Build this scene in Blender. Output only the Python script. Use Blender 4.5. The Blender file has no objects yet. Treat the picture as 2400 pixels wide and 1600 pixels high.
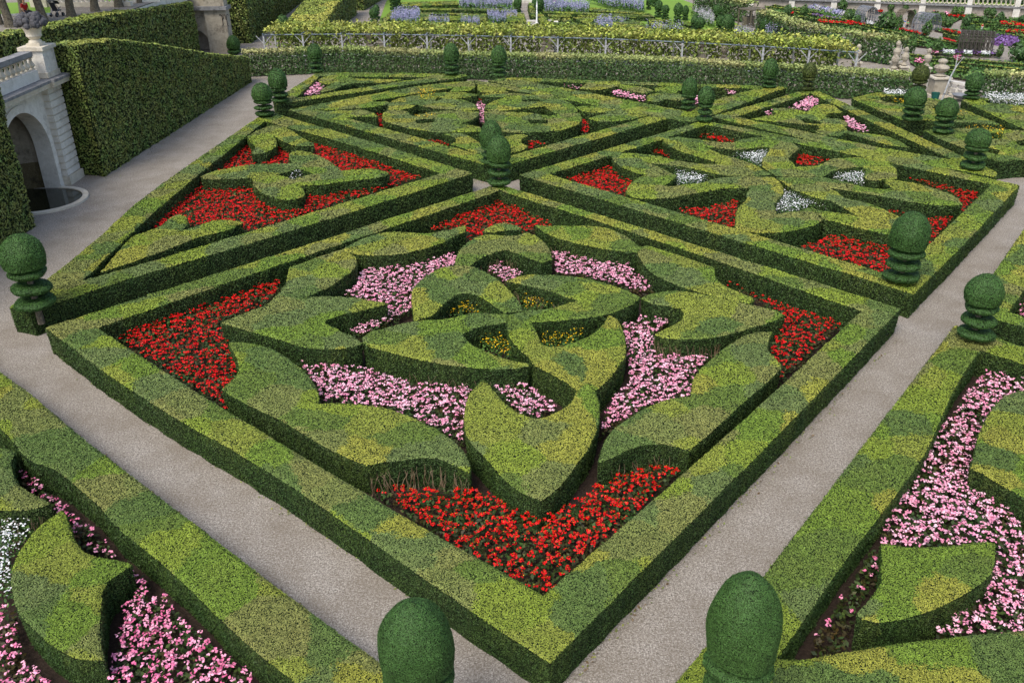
import bpy, bmesh, math, random
import numpy as np
from mathutils import Vector, Matrix
from mathutils.geometry import delaunay_2d_cdt
rng = np.random.default_rng(7); random.seed(7)
SC = bpy.context.scene; COL = SC.collection
R_ = math.radians
# ---------------------------------------------------------------- camera
F, YH, XN, HC = 2100.0, -280.0, 1240.0, 12.92
TH = math.atan((800-YH)/F); ROLL = math.atan2(XN-1200, F/math.tan(TH))
fw = np.array([0, math.cos(TH), -math.sin(TH)]); r0 = np.array([1., 0, 0]); u0 = np.cross(r0, fw)
CR = r0*math.cos(ROLL)-u0*math.sin(ROLL); CU = u0*math.cos(ROLL)+r0*math.sin(ROLL)
CAMP = np.array([0, 0, HC])
def G(px, py, z=0.0):
    "where the ray of a picture point meets the level z"
    d = fw*F+CR*(px-1200)-CU*(py-800); t = (z-HC)/d[2]
    return (t*d[0], t*d[1])
def PJ(x, y, z):
    v = np.array([x, y, z-HC]); k = v@fw
    return 1200+F*(v@CR)/k, 800-F*(v@CU)/k
def depth(x, y, z): return float(np.array([x, y, z-HC])@fw)
def ZAT(x, y, py):
    "height above (x, y) that appears at picture row py"
    lo, hi = -6.0, 12.0
    for _ in range(40):
        m = (lo+hi)/2
        if PJ(x, y, m)[1] > py: lo = m
        else: hi = m
    return (lo+hi)/2
cd = bpy.data.cameras.new("camera"); cam = bpy.data.objects.new("camera", cd); COL.objects.link(cam)
cd.sensor_width = 36; cd.lens = F/2400*36; cd.clip_end = 2000
cam.matrix_world = Matrix(((CR[0], CU[0], -fw[0], 0), (CR[1], CU[1], -fw[1], 0), (CR[2], CU[2], -fw[2], HC), (0, 0, 0, 1)))
SC.camera = cam
# crops the outlines were read from: offset x, y, scale
CROP = dict(A=(0, 0, 2.936), B=(800, 0, 2.936), C=(1600, 0, 2.936), D=(0, 534, 2.936), E=(800, 534, 2.936), F=(1600, 534, 2.936),
            G=(0, 1066, 2.936), H=(800, 1066, 2.936), I=(1600, 1066, 2.936), J=(500, 760, 2.036), K=(1060, 840, 2.036),
            L=(1380, 620, 2.036), M=(1000, 400, 4.48), N=(1360, 290, 2.688), P=(1760, 330, 2.688), R=(1640, 190, 1.768),
            S=(1600, 0, 3.36), T=(1200, 0, 3.36), U=(800, 0, 3.36), V=(400, 0, 3.36), W=(0, 0, 3.36), Y=(2000, 0, 3.36), X=(0, 0, 1.0))
def X(c, pts):
    ox, oy, s = CROP[c]
    return [(ox+p[0]/s, oy+p[1]/s)+tuple(p[2:]) for p in pts]
# ---------------------------------------------------------------- materials
def lin(c):
    if isinstance(c, str): c = tuple(int(c[i:i+2], 16) for i in (0, 2, 4))
    return tuple(((v/255)/12.92 if v/255 <= .04045 else ((v/255+.055)/1.055)**2.4) for v in c)+(1,)
class NT:
    def __init__(s, name, rough=.7, spec=.3):
        s.m = bpy.data.materials.new(name); s.m.use_nodes = True; s.t = s.m.node_tree; s.n = s.t.nodes
        s.b = s.n['Principled BSDF']; s.b.inputs['Roughness'].default_value = rough; s.b.inputs['Specular IOR Level'].default_value = spec
    def new(s, t, **k):
        n = s.n.new(t)
        for a, v in k.items(): setattr(n, a, v)
        return n
    def L(s, a, b): s.t.links.new(a, b)
    def pos(s): return s.new('ShaderNodeNewGeometry').outputs['Position']
    def noise(s, scale, detail=3, rough=.55, dist=0, vec=None):
        n = s.new('ShaderNodeTexNoise'); n.inputs['Scale'].default_value = scale; n.inputs['Detail'].default_value = detail
        n.inputs['Roughness'].default_value = rough; n.inputs['Distortion'].default_value = dist
        s.L(vec or s.pos(), n.inputs['Vector']); return n
    def ramp(s, fac, stops, interp='LINEAR'):
        r = s.new('ShaderNodeValToRGB'); r.color_ramp.interpolation = interp
        e = r.color_ramp.elements
        while len(e) < len(stops): e.new(0.5)
        for el, (p, c) in zip(e, stops): el.position = p; el.color = lin(c) if not isinstance(c, float) else (c, c, c, 1)
        s.L(fac, r.inputs['Fac']); return r.outputs['Color']
    def mix(s, fac, a, b, mode='MIX'):
        m = s.new('ShaderNodeMix', data_type='RGBA', blend_type=mode)
        for i, v in ((0, fac), (6, a), (7, b)):
            if isinstance(v, (int, float)): m.inputs[i].default_value = v
            elif isinstance(v, (tuple, str)): m.inputs[i].default_value = lin(v) if isinstance(v, str) else v
            else: s.L(v, m.inputs[i])
        return m.outputs[2]
    def attr(s, name):
        return s.new('ShaderNodeAttribute', attribute_name=name).outputs['Fac']
    def math(s, op, a, b=0.0):
        m = s.new('ShaderNodeMath', operation=op)
        for i, v in ((0, a), (1, b)):
            if isinstance(v, (int, float)): m.inputs[i].default_value = v
            else: s.L(v, m.inputs[i])
        return m.outputs[0]
    def base(s, c): s.L(c, s.b.inputs['Base Color']) if not isinstance(c, (tuple, str)) else setattr(s.b.inputs['Base Color'], 'default_value', lin(c))
    def bump(s, h, strength=.4, dist=.02):
        b = s.new('ShaderNodeBump'); b.inputs['Strength'].default_value = strength; b.inputs['Distance'].default_value = dist
        s.L(h, b.inputs['Height']); s.L(b.outputs[0], s.b.inputs['Normal'])
def foliage(name, tops, sides, patch=.85, spread=.26, dry=None):
    "clipped foliage: plants of different tint grow side by side, leaves vary one by one, new growth is paler than old leaves"
    k = NT(name, .55, .25)
    dn = k.noise(2.3, 2); wob = k.new('ShaderNodeVectorMath', operation='MULTIPLY_ADD')
    k.L(dn.outputs['Color'], wob.inputs[0]); wob.inputs[1].default_value = (.55, .55, .2); k.L(k.pos(), wob.inputs[2])
    d2 = k.noise(13, 4, .8); w2 = k.new('ShaderNodeVectorMath', operation='MULTIPLY_ADD'); k.L(d2.outputs['Color'], w2.inputs[0]); w2.inputs[1].default_value = (.6, .6, .2); k.L(wob.outputs[0], w2.inputs[2]); wob = w2
    v = k.new('ShaderNodeTexVoronoi', voronoi_dimensions='2D'); v.inputs['Scale'].default_value = patch; k.L(wob.outputs[0], v.inputs['Vector'])
    sep = k.new('ShaderNodeSeparateColor'); k.L(v.outputs['Color'], sep.inputs[0])
    n = len(tops)
    top = k.ramp(sep.outputs[0], [(i/n, c) for i, c in enumerate(tops)], 'CONSTANT')
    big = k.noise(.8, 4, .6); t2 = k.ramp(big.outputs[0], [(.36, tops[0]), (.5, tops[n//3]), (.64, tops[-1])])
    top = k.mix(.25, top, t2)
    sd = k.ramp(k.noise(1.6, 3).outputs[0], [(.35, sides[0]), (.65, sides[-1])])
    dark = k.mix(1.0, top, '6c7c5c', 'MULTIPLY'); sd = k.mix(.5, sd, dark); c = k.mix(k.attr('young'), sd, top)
    rn = k.attr('rnd')
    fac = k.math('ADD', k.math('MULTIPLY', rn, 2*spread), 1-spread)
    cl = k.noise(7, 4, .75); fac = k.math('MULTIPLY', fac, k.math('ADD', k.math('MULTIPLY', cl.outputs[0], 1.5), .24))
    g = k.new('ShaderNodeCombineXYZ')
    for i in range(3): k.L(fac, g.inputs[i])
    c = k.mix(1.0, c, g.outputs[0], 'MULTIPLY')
    if dry: c = k.mix(k.ramp(k.noise(3.1, 5, .7).outputs[0], [(.6, 0.0), (.72, .5)]), c, dry)
    k.base(c); return k.m
TOPS = ['8a9238', '587030', '747a46', '7e9030', '5e7044', '96943c', '66822c', '7c7c48', '4e6838', '848c38']
M = {}
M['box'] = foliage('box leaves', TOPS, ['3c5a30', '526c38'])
M['boxin'] = NT('shaded twigs inside box').m
k = NT('shade between leaves', .9, .1); k.base(k.ramp(k.noise(6).outputs[0], [(.4, '141d10'), (.65, '26301a')])); M['core'] = k.m  # body under the leaves painted near-black to stand for shade in the gaps
M['yew'] = foliage('yew needles', ['44662f', '4e7034', '486a32'], ['365a2c', '3e622e'], .3, .3)
M['oldyew'] = foliage('bronzed yew needles', ['4c5a22', '56602a', '46561f'], ['3c4a1e', '4a5424'], .3, .4)
M['hornbeam'] = foliage('hornbeam leaves', ['8a9a42', 'a6a64a', '7c8c3c'], ['78944a', '9a9a54'], .4, .5, '8c7a48')
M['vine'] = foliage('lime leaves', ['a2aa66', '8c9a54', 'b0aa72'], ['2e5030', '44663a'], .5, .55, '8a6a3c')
M['grape'] = foliage('grape leaves', ['aab04c', '8c9c40', 'b6b45c'], ['56702e', '78883c'], 1.2, .5)
M['shrub'] = foliage('shrub leaves', ['4f6e34', '5e7c38', '46643a'], ['365430', '446238'], .4, .45)
M['begonialeaf'] = foliage('begonia leaves', ['3a5220', '4c3c1e', '3a5a28'], ['2c421c', '38301c'], 3, .5)
M['crop'] = foliage('vegetable leaves', ['5c8438', '4c7034', '6c8a40'], ['3c6030', '4a6a34'], .5, .4)
def petal(name, cols):
    k = NT(name, .5, .2); k.base(k.ramp(k.attr('rnd'), [(i/(len(cols)-1), c) for i, c in enumerate(cols)])); M[name] = k.m
petal('red', ['a8060a', 'c80c0e', 'dc1a1a'])
petal('pink', ['de86a4', 'eea8be', 'f4c8d4'])
petal('deeppink', ['d4628c', 'e68cac', 'f0b0c4'])
petal('white', ['d8dad8', 'e8e9e6', 'f0f0ee'])
petal('yellow', ['d0a008', 'e6b810', 'e8c830'])
petal('lavender', ['7c80a4', '9a98ba', 'b4b0c8'])
petal('silver', ['9aa098', 'b0aab4', 'b8b4b8'])
petal('purple', ['50305c', '6c4c80', '8a70a8'])
k = NT('gravel', .95, .1)
a = k.noise(17, 5, .85).outputs[0]; b = k.noise(34, 3, .8).outputs[0]; c = k.noise(.9, 6, .7).outputs[0]
col = k.ramp(a, [(.32, '544e47'), (.5, '8b8479'), (.68, 'bdb6ab')])
col = k.mix(k.ramp(b, [(.57, 0.0), (.64, .9)]), col, 'd0cac0'); col = k.mix(k.ramp(b, [(.36, .85), (.43, 0.0)]), col, '4c443c')
col = k.mix(k.ramp(c, [(.35, .5), (.62, 0.0)]), col, '6e6455')
k.base(col); k.bump(a, .5, .01); M['gravel'] = k.m
k = NT('soil', .95, .1); a = k.noise(16, 5, .8).outputs[0]
k.base(k.ramp(a, [(.3, '241c17'), (.6, '3c322a'), (.8, '5a4d42')])); k.bump(a, .9, .03); M['soil'] = k.m
k = NT('lawn', .9, .1); a = k.noise(14, 5, .8).outputs[0]
k.base(k.ramp(a, [(.3, '54762a'), (.7, '84a044')])); M['lawn'] = k.m
def stone(name, cols, stain='3b3a38', amt=.55):
    k = NT(name, .9, .15); a = k.noise(3, 5, .7).outputs[0]; b = k.noise(22, 4, .7).outputs[0]
    c = k.ramp(a, [(.3, cols[0]), (.65, cols[1])]); c = k.mix(k.ramp(b, [(.45, 0.0), (.8, .35)]), c, '8a8478')
    c = k.mix(k.ramp(k.noise(1.3, 6, .75).outputs[0], [(.52, 0.0), (.66, amt)]), c, stain)
    k.base(c); k.bump(b, .4, .01); M[name] = k.m
stone('stone', ['b9b09c', 'd0c8b6'], '6a6458', .35)
stone('darkstone', ['6a6a6c', '8c8c8a'], '2e2e30', .8)
stone('palestone', ['c4c0b4', 'dad6cc'], '807a6c', .4)
stone('oldwall', ['8d857a', 'aaa296'], '5a544c', .5)
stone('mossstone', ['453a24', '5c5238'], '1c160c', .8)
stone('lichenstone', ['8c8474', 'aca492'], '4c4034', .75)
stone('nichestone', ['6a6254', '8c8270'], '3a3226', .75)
stone('urnfruit', ['3c3c3e', '56565a'], '1c1c20', .6)
k = NT('water', .08, .5); k.base('0c140c'); k.bump(k.noise(5).outputs[0], .1, .01); M['water'] = k.m
k = NT('bark', .9, .1); k.base(k.ramp(k.noise(9, 4, .8, 1).outputs[0], [(.35, '3c362e'), (.65, '77705f')])); M['bark'] = k.m
k = NT('twig', .9, .1); k.base(k.ramp(k.noise(5).outputs[0], [(.35, '5c4a34'), (.65, '8a7a62')])); M['twig'] = k.m
k = NT('greywood', .8, .2); k.base(k.ramp(k.noise(7, 4).outputs[0], [(.35, '8a8c8c'), (.65, 'b4b6b4')])); M['greywood'] = k.m
k = NT('bluegrey paint', .5, .3); k.base('788690'); M['rail'] = k.m
def plain(name, c, rough=.6, metal=0):
    k = NT(name, rough); n = k.noise(20, 3).outputs[0]; cc = lin(c)
    k.base(k.mix(k.ramp(n, [(.3, 0.0), (.7, .25)]), cc, tuple(v*.7 for v in cc[:3])+(1,))); k.b.inputs['Metallic'].default_value = metal; M[name] = k.m
for n_, c_ in (('skin', 'c89878'), ('hairbrown', '3a2818'), ('clothred', 'c02020'), ('clothblue', '6a8ab8'), ('clothwhite', 'd8d8d8'), ('clothdark', '22242c'),
               ('clothgreen', '48b070'), ('clothnavy', '2c3450'), ('clothpink', 'd89aa0'), ('black', '14141a'), ('steel', '70747a'), ('signyellow', 'd8b020'),
               ('terracotta', 'a05038'), ('hosegreen', '1c5a4c'), ('aqua', '78b8a8'), ('bin', '1e5a50'), ('carve', '2a1c16'), ('bronze', '4c4840')): plain(n_, c_)
# ---------------------------------------------------------------- mesh pieces (numpy)
class MB:
    "collects faces of one mesh: verts, quads or tris, material slot, per-face rnd and young"
    def __init__(s): s.v = []; s.f = []; s.n = 0; s.mats = []
    def slot(s, m):
        if m not in s.mats: s.mats.append(m)
        return s.mats.index(m)
    def add(s, verts, faces, mat, rnd=None, young=0.0):
        verts = np.asarray(verts, float).reshape(-1, 3); faces = np.asarray(faces, int)
        if len(faces) == 0: return
        if rnd is None: rnd = np.full(len(faces), .5)
        young = np.broadcast_to(np.asarray(young, float), (len(faces),))
        s.v.append(verts); s.f.append((faces+s.n, s.slot(mat), np.asarray(rnd, float), young)); s.n += len(verts)
    def box(s, c, size, mat, rz=0, tilt=None):
        x, y, z = [v/2 for v in size]
        p = np.array([(a*x, b*y, d*z) for a in (-1, 1) for b in (-1, 1) for d in (-1, 1)])
        if tilt is not None: p = p@np.array(tilt).T
        ca, sa = math.cos(rz), math.sin(rz); p = np.stack([p[:, 0]*ca-p[:, 1]*sa, p[:, 0]*sa+p[:, 1]*ca, p[:, 2]], 1)+np.array(c)
        s.add(p, [(0, 1, 3, 2), (4, 6, 7, 5), (0, 4, 5, 1), (2, 3, 7, 6), (0, 2, 6, 4), (1, 5, 7, 3)], mat)
    def prism(s, poly, z0, z1, mat):
        n = len(poly); a = sum(poly[i][0]*poly[(i+1) % n][1]-poly[(i+1) % n][0]*poly[i][1] for i in range(n))
        if a < 0: poly = poly[::-1]
        v = [(p[0], p[1], z0) for p in poly]+[(p[0], p[1], z1) for p in poly]
        for i in range(n):
            j = (i+1) % n; s.add([v[i], v[j], v[j+n], v[i+n]], [(0, 1, 2, 3)], mat)
        t = delaunay_2d_cdt([Vector(p[:2]) for p in poly], [(i, (i+1) % n) for i in range(n)], [], 1, 1e-6)
        s.add([(p.x, p.y, z1) for p in t[0]], [tuple(f) for f in t[2]], mat)
    def lathe(s, prof, mat, c=(0, 0, 0), seg=16, sq=0):
        "prof: (radius, z) from bottom to top"
        k = len(prof); an = [2*math.pi*i/seg+(math.pi/4 if seg == 4 else 0) for i in range(seg)]
        v = [(c[0]+r*math.cos(a), c[1]+r*math.sin(a), c[2]+z) for r, z in prof for a in an]
        f = [(i*seg+j, i*seg+(j+1) % seg, (i+1)*seg+(j+1) % seg, (i+1)*seg+j) for i in range(k-1) for j in range(seg)]
        s.add(v, f, mat)
        s.add(v[(k-1)*seg:k*seg], [tuple(range(seg))], mat)
    def tube(s, pts, r, mat, seg=6):
        pts = [np.array(p, float) for p in pts]; n = len(pts); rr = r if hasattr(r, '__len__') else [r]*n; V_ = []
        for i, p in enumerate(pts):
            d = pts[min(i+1, n-1)]-pts[max(i-1, 0)]; d = d/(np.linalg.norm(d)+1e-9)
            a = np.cross(d, (0, 0, 1) if abs(d[2]) < .9 else (1, 0, 0)); a /= np.linalg.norm(a); b = np.cross(d, a)
            V_ += [p+rr[i]*(a*math.cos(t)+b*math.sin(t)) for t in [2*math.pi*q/seg for q in range(seg)]]
        s.add(V_, [(i*seg+j, i*seg+(j+1) % seg, (i+1)*seg+(j+1) % seg, (i+1)*seg+j) for i in range(n-1) for j in range(seg)], mat)
        s.add(V_[:seg], [tuple(range(seg))[::-1]], mat); s.add(V_[-seg:], [tuple(range(seg))], mat)
    def leaves(s, P_, N_, size, mat, young=0., tilt=.75, lift=.3, aspect=1.0, jit=1.0):
        "one small quad per point, turned at random about the surface direction"
        n = len(P_)
        if n == 0: return
        size = np.broadcast_to(np.asarray(size, float), (n,))*(.65+.7*rng.random(n))
        d = N_+tilt*rng.normal(size=(n, 3))*.6; d /= np.linalg.norm(d, axis=1)[:, None]+1e-9
        t = np.cross(d, rng.normal(size=(n, 3))); t /= np.linalg.norm(t, axis=1)[:, None]+1e-9
        b = np.cross(d, t); c = P_+N_*(lift*size*(rng.random(n)*1.6-.4)+(rng.random(n) < .025)*size*1.3*rng.random(n)*(lift > .25))[:, None]
        h = (size*.62)[:, None]
        q = np.stack([c-t*h*aspect, c-b*h*.6+t*h*.1, c+t*h*aspect, c+b*h*.6], 1).reshape(-1, 3)
        f = np.arange(4*n).reshape(n, 4)
        yy = np.broadcast_to(np.asarray(young, float), (n,))
        s.add(q, f, mat, rng.random(n), yy)
    def build(s, name, parent=None, smooth=False, origin=True):
        V_ = np.concatenate(s.v); nf = [len(f[0]) for f in s.f]
        lt = np.concatenate([np.full(len(f[0]), f[0].shape[1]) for f in s.f]); idx = np.concatenate([f[0].ravel() for f in s.f])
        off = np.zeros(3)
        if origin:
            mn, mx = V_.min(0), V_.max(0); off = np.array([(mn[0]+mx[0])/2, (mn[1]+mx[1])/2, mn[2]])
            if parent is not None: off = np.zeros(3)
        me = bpy.data.meshes.new(name)
        me.vertices.add(len(V_)); me.vertices.foreach_set('co', (V_-off).ravel().astype(np.float32))
        me.loops.add(len(idx)); me.loops.foreach_set('vertex_index', idx.astype(np.int32))
        me.polygons.add(len(lt)); ls = np.concatenate([[0], np.cumsum(lt)[:-1]])
        me.polygons.foreach_set('loop_start', ls.astype(np.int32)); me.polygons.foreach_set('loop_total', lt.astype(np.int32))
        me.polygons.foreach_set('material_index', np.concatenate([np.full(n, f[1]) for n, f in zip(nf, s.f)]).astype(np.int32))
        me.polygons.foreach_set('use_smooth', np.full(len(lt), smooth))
        for m in s.mats: me.materials.append(M[m])
        for nm, i in (('rnd', 2), ('young', 3)):
            a = me.attributes.new(nm, 'FLOAT', 'FACE'); a.data.foreach_set('value', np.concatenate([f[i] for f in s.f]).astype(np.float32))
        me.update(calc_edges=True)
        o = bpy.data.objects.new(name, me); COL.objects.link(o); o.location = off
        if parent is not None: o.parent = parent
        return o
def tag(o, label=None, cat=None, group=None, kind=None):
    if label: o['label'] = label
    if cat: o['category'] = cat
    if group: o['group'] = group
    if kind: o['kind'] = kind
    return o
def empty(name, loc, rz=0, **k):
    o = bpy.data.objects.new(name, None); COL.objects.link(o); o.location = loc; o.rotation_euler.z = rz; o.empty_display_size = .2
    return tag(o, **k)
def copy_thing(o, loc=None, rz=None, scale=None, **k):
    c = o.copy(); COL.objects.link(c)
    for ch in o.children:
        d = ch.copy(); COL.objects.link(d); d.parent = c
        for g in ch.children:
            e = g.copy(); COL.objects.link(e); e.parent = d
    if loc is not None: c.location = loc
    if rz is not None: c.rotation_euler.z = rz
    if scale is not None: c.scale = scale if hasattr(scale, '__len__') else (scale,)*3
    return tag(c, **k)
# ---------------------------------------------------------------- outlines
def smooth(pts, z, seg=.25):
    "picture outline -> points on the level z; third item 1 marks a corner, the rest is rounded"
    w = [(*G(p[0], p[1], z), len(p) > 2 and p[2] == 1) for p in pts]; n = len(w); out = []
    if not any(p[2] for p in w): w = [(a, b, True) for a, b, _ in w]
    for i in range(n):
        p0, p1, p2, p3 = w[i-1], w[i], w[(i+1) % n], w[(i+2) % n]
        if p1[2]: p0 = (2*p1[0]-p2[0], 2*p1[1]-p2[1])
        if p2[2]: p3 = (2*p2[0]-p1[0], 2*p2[1]-p1[1])
        L_ = math.dist(p1[:2], p2[:2]); k_ = max(1, int(L_/seg))
        for j in range(k_):
            t = j/k_
            out.append(tuple(.5*(2*p1[a]+(p2[a]-p0[a])*t+(2*p0[a]-5*p1[a]+4*p2[a]-p3[a])*t*t+(3*p1[a]-p0[a]-3*p2[a]+p3[a])*t**3) for a in (0, 1)))
    return out
def inside(P_, poly):
    x, y = P_[:, 0], P_[:, 1]; r = np.zeros(len(P_), bool); q = np.array(poly); n = len(q)
    for i in range(n):
        x1, y1 = q[i]; x2, y2 = q[(i+1) % n]
        if y1 == y2: continue
        c = ((y1 > y) != (y2 > y)) & (x < (x2-x1)*(y-y1)/(y2-y1)+x1); r ^= c
    return r
def fill(loops, step, rim=0):
    vs = []; ed = []
    for lp in loops:
        b = len(vs); vs += [Vector(p) for p in lp]; ed += [(b+i, b+(i+1) % len(lp)) for i in range(len(lp))]
    A_ = np.array(loops[0]); mn, mx = A_.min(0), A_.max(0)
    gx, gy = np.meshgrid(np.arange(mn[0], mx[0], step), np.arange(mn[1], mx[1], step)); g = np.stack([gx.ravel(), gy.ravel()], 1)
    g += (rng.random(g.shape)-.5)*step*.5
    ok = inside(g, loops[0])
    for h in loops[1:]: ok &= ~inside(g, h)
    vs += [Vector(p) for p in g[ok]]
    if rim:
        for li, lp in enumerate(loops):
            l = np.array(lp); nx = np.roll(l, -1, 0)-np.roll(l, 1, 0); nr = np.column_stack([-nx[:, 1], nx[:, 0]]); nr /= np.linalg.norm(nr, axis=1)[:, None]+1e-9; q = l+nr*rim
            ok = inside(q, loops[0])
            for h in loops[1:]: ok &= ~inside(q, h)
            dm = np.min(np.linalg.norm(q[:, None]-l[None], axis=2), axis=1) if len(l) < 900 else np.full(len(q), rim)
            vs += [Vector(p) for p in q[ok & (dm > rim*.6)]]
    v, _, t, *_ = delaunay_2d_cdt(vs, ed, [], 0, 1e-5)
    v = np.array([(p.x, p.y) for p in v]); t = np.array([tuple(f) for f in t]); c = v[t].mean(1)
    ok = inside(c, loops[0])
    for h in loops[1:]: ok &= ~inside(c, h)
    return v, t[ok]
def nz(x, y, s=1.0, seed=0.):
    return (np.sin(x*1.9*s+1.3+seed)*np.cos(y*2.3*s+.7+seed*2)+.6*np.sin(x*4.7*s+y*3.1*s+seed)+.4*np.cos(y*7.3*s-x*5.9*s+seed))/2
LEAF = .00125
def leafsize(d): return np.maximum(.015, LEAF*d)
def surf(mb, V_, T_, mat, young, cover=1.7, tilt=.6, lift=.35, smin=0, k=1., aspect=1.0):
    "cover the triangles with leaves, as many as their size as seen allows"
    a, b, c = V_[T_[:, 0]], V_[T_[:, 1]], V_[T_[:, 2]]; n = np.cross(b-a, c-a); ar = np.linalg.norm(n, axis=1)/2
    n = n/(np.linalg.norm(n, axis=1)[:, None]+1e-12); ce = (a+b+c)/3
    d = (ce-CAMP)@fw; d = np.maximum(d, 6); sz = np.maximum(leafsize(d)*k, smin)
    px = 1200+F*((ce-CAMP)@CR)/d; off = (np.abs(px-1200) > 1350) | ((ce-CAMP)@fw < 5)
    cnt = ar*cover/sz**2*np.where(off, .15, 1)
    kk = np.floor(cnt+rng.random(len(cnt))).astype(int); i = np.repeat(np.arange(len(T_)), kk)
    if len(i) == 0: return
    u, v = rng.random(len(i)), rng.random(len(i)); fl = u+v > 1; u[fl] = 1-u[fl]; v[fl] = 1-v[fl]
    P_ = a[i]+(b-a)[i]*u[:, None]+(c-a)[i]*v[:, None]
    yy = young if np.isscalar(young) else young[i]
    mb.leaves(P_, n[i], sz[i]*1.1, mat, yy, tilt, lift, aspect)
NH = 0
def hedge(label, loops, top=.92, bottom=0., mat='box', group=None, name='box_hedge', step=.45, young=1., smin=0, seg=.25, cover=1.7, world=False, cat='hedge', stuff=False, wob=.022):
    global NH; NH += 1; sd = NH*1.7
    lp = loops if world else [smooth(l, top, seg) for l in loops]
    L2 = []
    for i, l in enumerate(lp):
        a = sum(l[j][0]*l[(j+1) % len(l)][1]-l[(j+1) % len(l)][0]*l[j][1] for j in range(len(l)))
        if (a < 0) == (i == 0): l = l[::-1]
        L2.append(l)
    v, t = fill(L2, step, .09); edge_ = np.zeros(len(v), bool)
    for l in L2:
        l_ = np.array(l); edge_ |= np.min(np.linalg.norm(v[:, None]-l_[None], axis=2), axis=1) < 1e-3
    tf = top if callable(top) else (lambda x, y: np.full(len(x), float(top)))
    z = tf(v[:, 0], v[:, 1])+nz(v[:, 0], v[:, 1], 1.1, sd)*wob
    z = z-.045*edge_; V3 = np.column_stack([v, z]); mb = MB(); n0 = len(V3)
    # make triangles face up
    a, b, c = V3[t[:, 0]], V3[t[:, 1]], V3[t[:, 2]]; flip = np.cross(b-a, c-a)[:, 2] < 0; t[flip] = t[flip][:, ::-1]
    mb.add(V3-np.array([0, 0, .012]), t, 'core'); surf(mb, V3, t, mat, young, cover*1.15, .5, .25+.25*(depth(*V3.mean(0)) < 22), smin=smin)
    tmax = float(z.max()); rows = max(2, int(round((tmax-bottom)/.4))+1)
    for l in L2:
        l = np.array(l); n = len(l); nx = np.roll(l, -1, 0)-np.roll(l, 1, 0); nr = np.column_stack([nx[:, 1], -nx[:, 0]]); nr /= np.linalg.norm(nr, axis=1)[:, None]+1e-9
        R2 = []
        for r in range(rows):
            f = r/(rows-1); zz = bottom+(tf(l[:, 0], l[:, 1])-bottom)*f
            w = nz(l[:, 0]+zz, l[:, 1]-zz*1.3, 2.1, sd+3)*wob*1.6*(1-.5*(r == rows-1))-.05*(1-f)*min(1, tmax-bottom)
            q = l+nr*w[:, None]; zt = zz+(nz(l[:, 0], l[:, 1], 1.1, sd)*wob-.045 if r == rows-1 else 0)
            R2.append(np.column_stack([q, np.broadcast_to(zt, (n,))]))
        S_ = np.concatenate(R2); f = []
        for r in range(rows-1):
            for i in range(n):
                j = (i+1) % n; f += [(r*n+i, r*n+j, (r+1)*n+j), (r*n+i, (r+1)*n+j, (r+1)*n+i)]
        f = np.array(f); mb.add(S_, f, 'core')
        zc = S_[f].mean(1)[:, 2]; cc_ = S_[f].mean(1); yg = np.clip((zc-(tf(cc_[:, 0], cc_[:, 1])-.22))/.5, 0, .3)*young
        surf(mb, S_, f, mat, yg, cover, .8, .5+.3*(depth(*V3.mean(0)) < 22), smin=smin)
    o = mb.build(name); tag(o, label, cat, group, 'stuff' if stuff else None); return o
def twigs(o, crop, pts, n=26, h=.72):
    "bare stems showing on the side of a clipped hedge"
    w = [G(p[0], p[1], .92) for p in X(crop, pts)]; mb = MB(); L_ = sum(math.dist(a, b) for a, b in zip(w[:-1], w[1:])); rg = np.random.default_rng(len(pts)+n)
    for a, b in zip(w[:-1], w[1:]):
        l_ = math.dist(a, b); d = ((b[0]-a[0])/l_, (b[1]-a[1])/l_); nn = (d[1], -d[0]) if -d[0] < 0 else (-d[1], d[0])
        for i in range(max(2, int(n*l_/L_))):
            t = rg.random(); x, y = a[0]+(b[0]-a[0])*t, a[1]+(b[1]-a[1])*t; lean = (rg.random()-.5)*.5; P_ = []
            for q in range(5):
                f = q/4; u = lean*f+rg.normal()*.02; P_.append((x+d[0]*u+nn[0]*(.02+.02*rg.random()), y+d[1]*u+nn[1]*(.02+.03*rg.random()), .03+h*f*(.7+.3*rg.random())))
            mb.tube([np.array(p)-np.array(o.location) for p in P_], [.012, .011, .009, .007, .004], 'twig', 4)
    mb.build('bare_twigs', o)['kind'] = 'stuff'
    return o
def scatter(poly, dens, z=0.):
    A_ = np.array(poly); mn, mx = A_.min(0), A_.max(0); n = int((mx-mn).prod()*dens)
    p = mn+rng.random((n, 2))*(mx-mn); p = p[inside(p, poly)]
    return np.column_stack([p, np.full(len(p), z)])
SOLID = []
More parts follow.
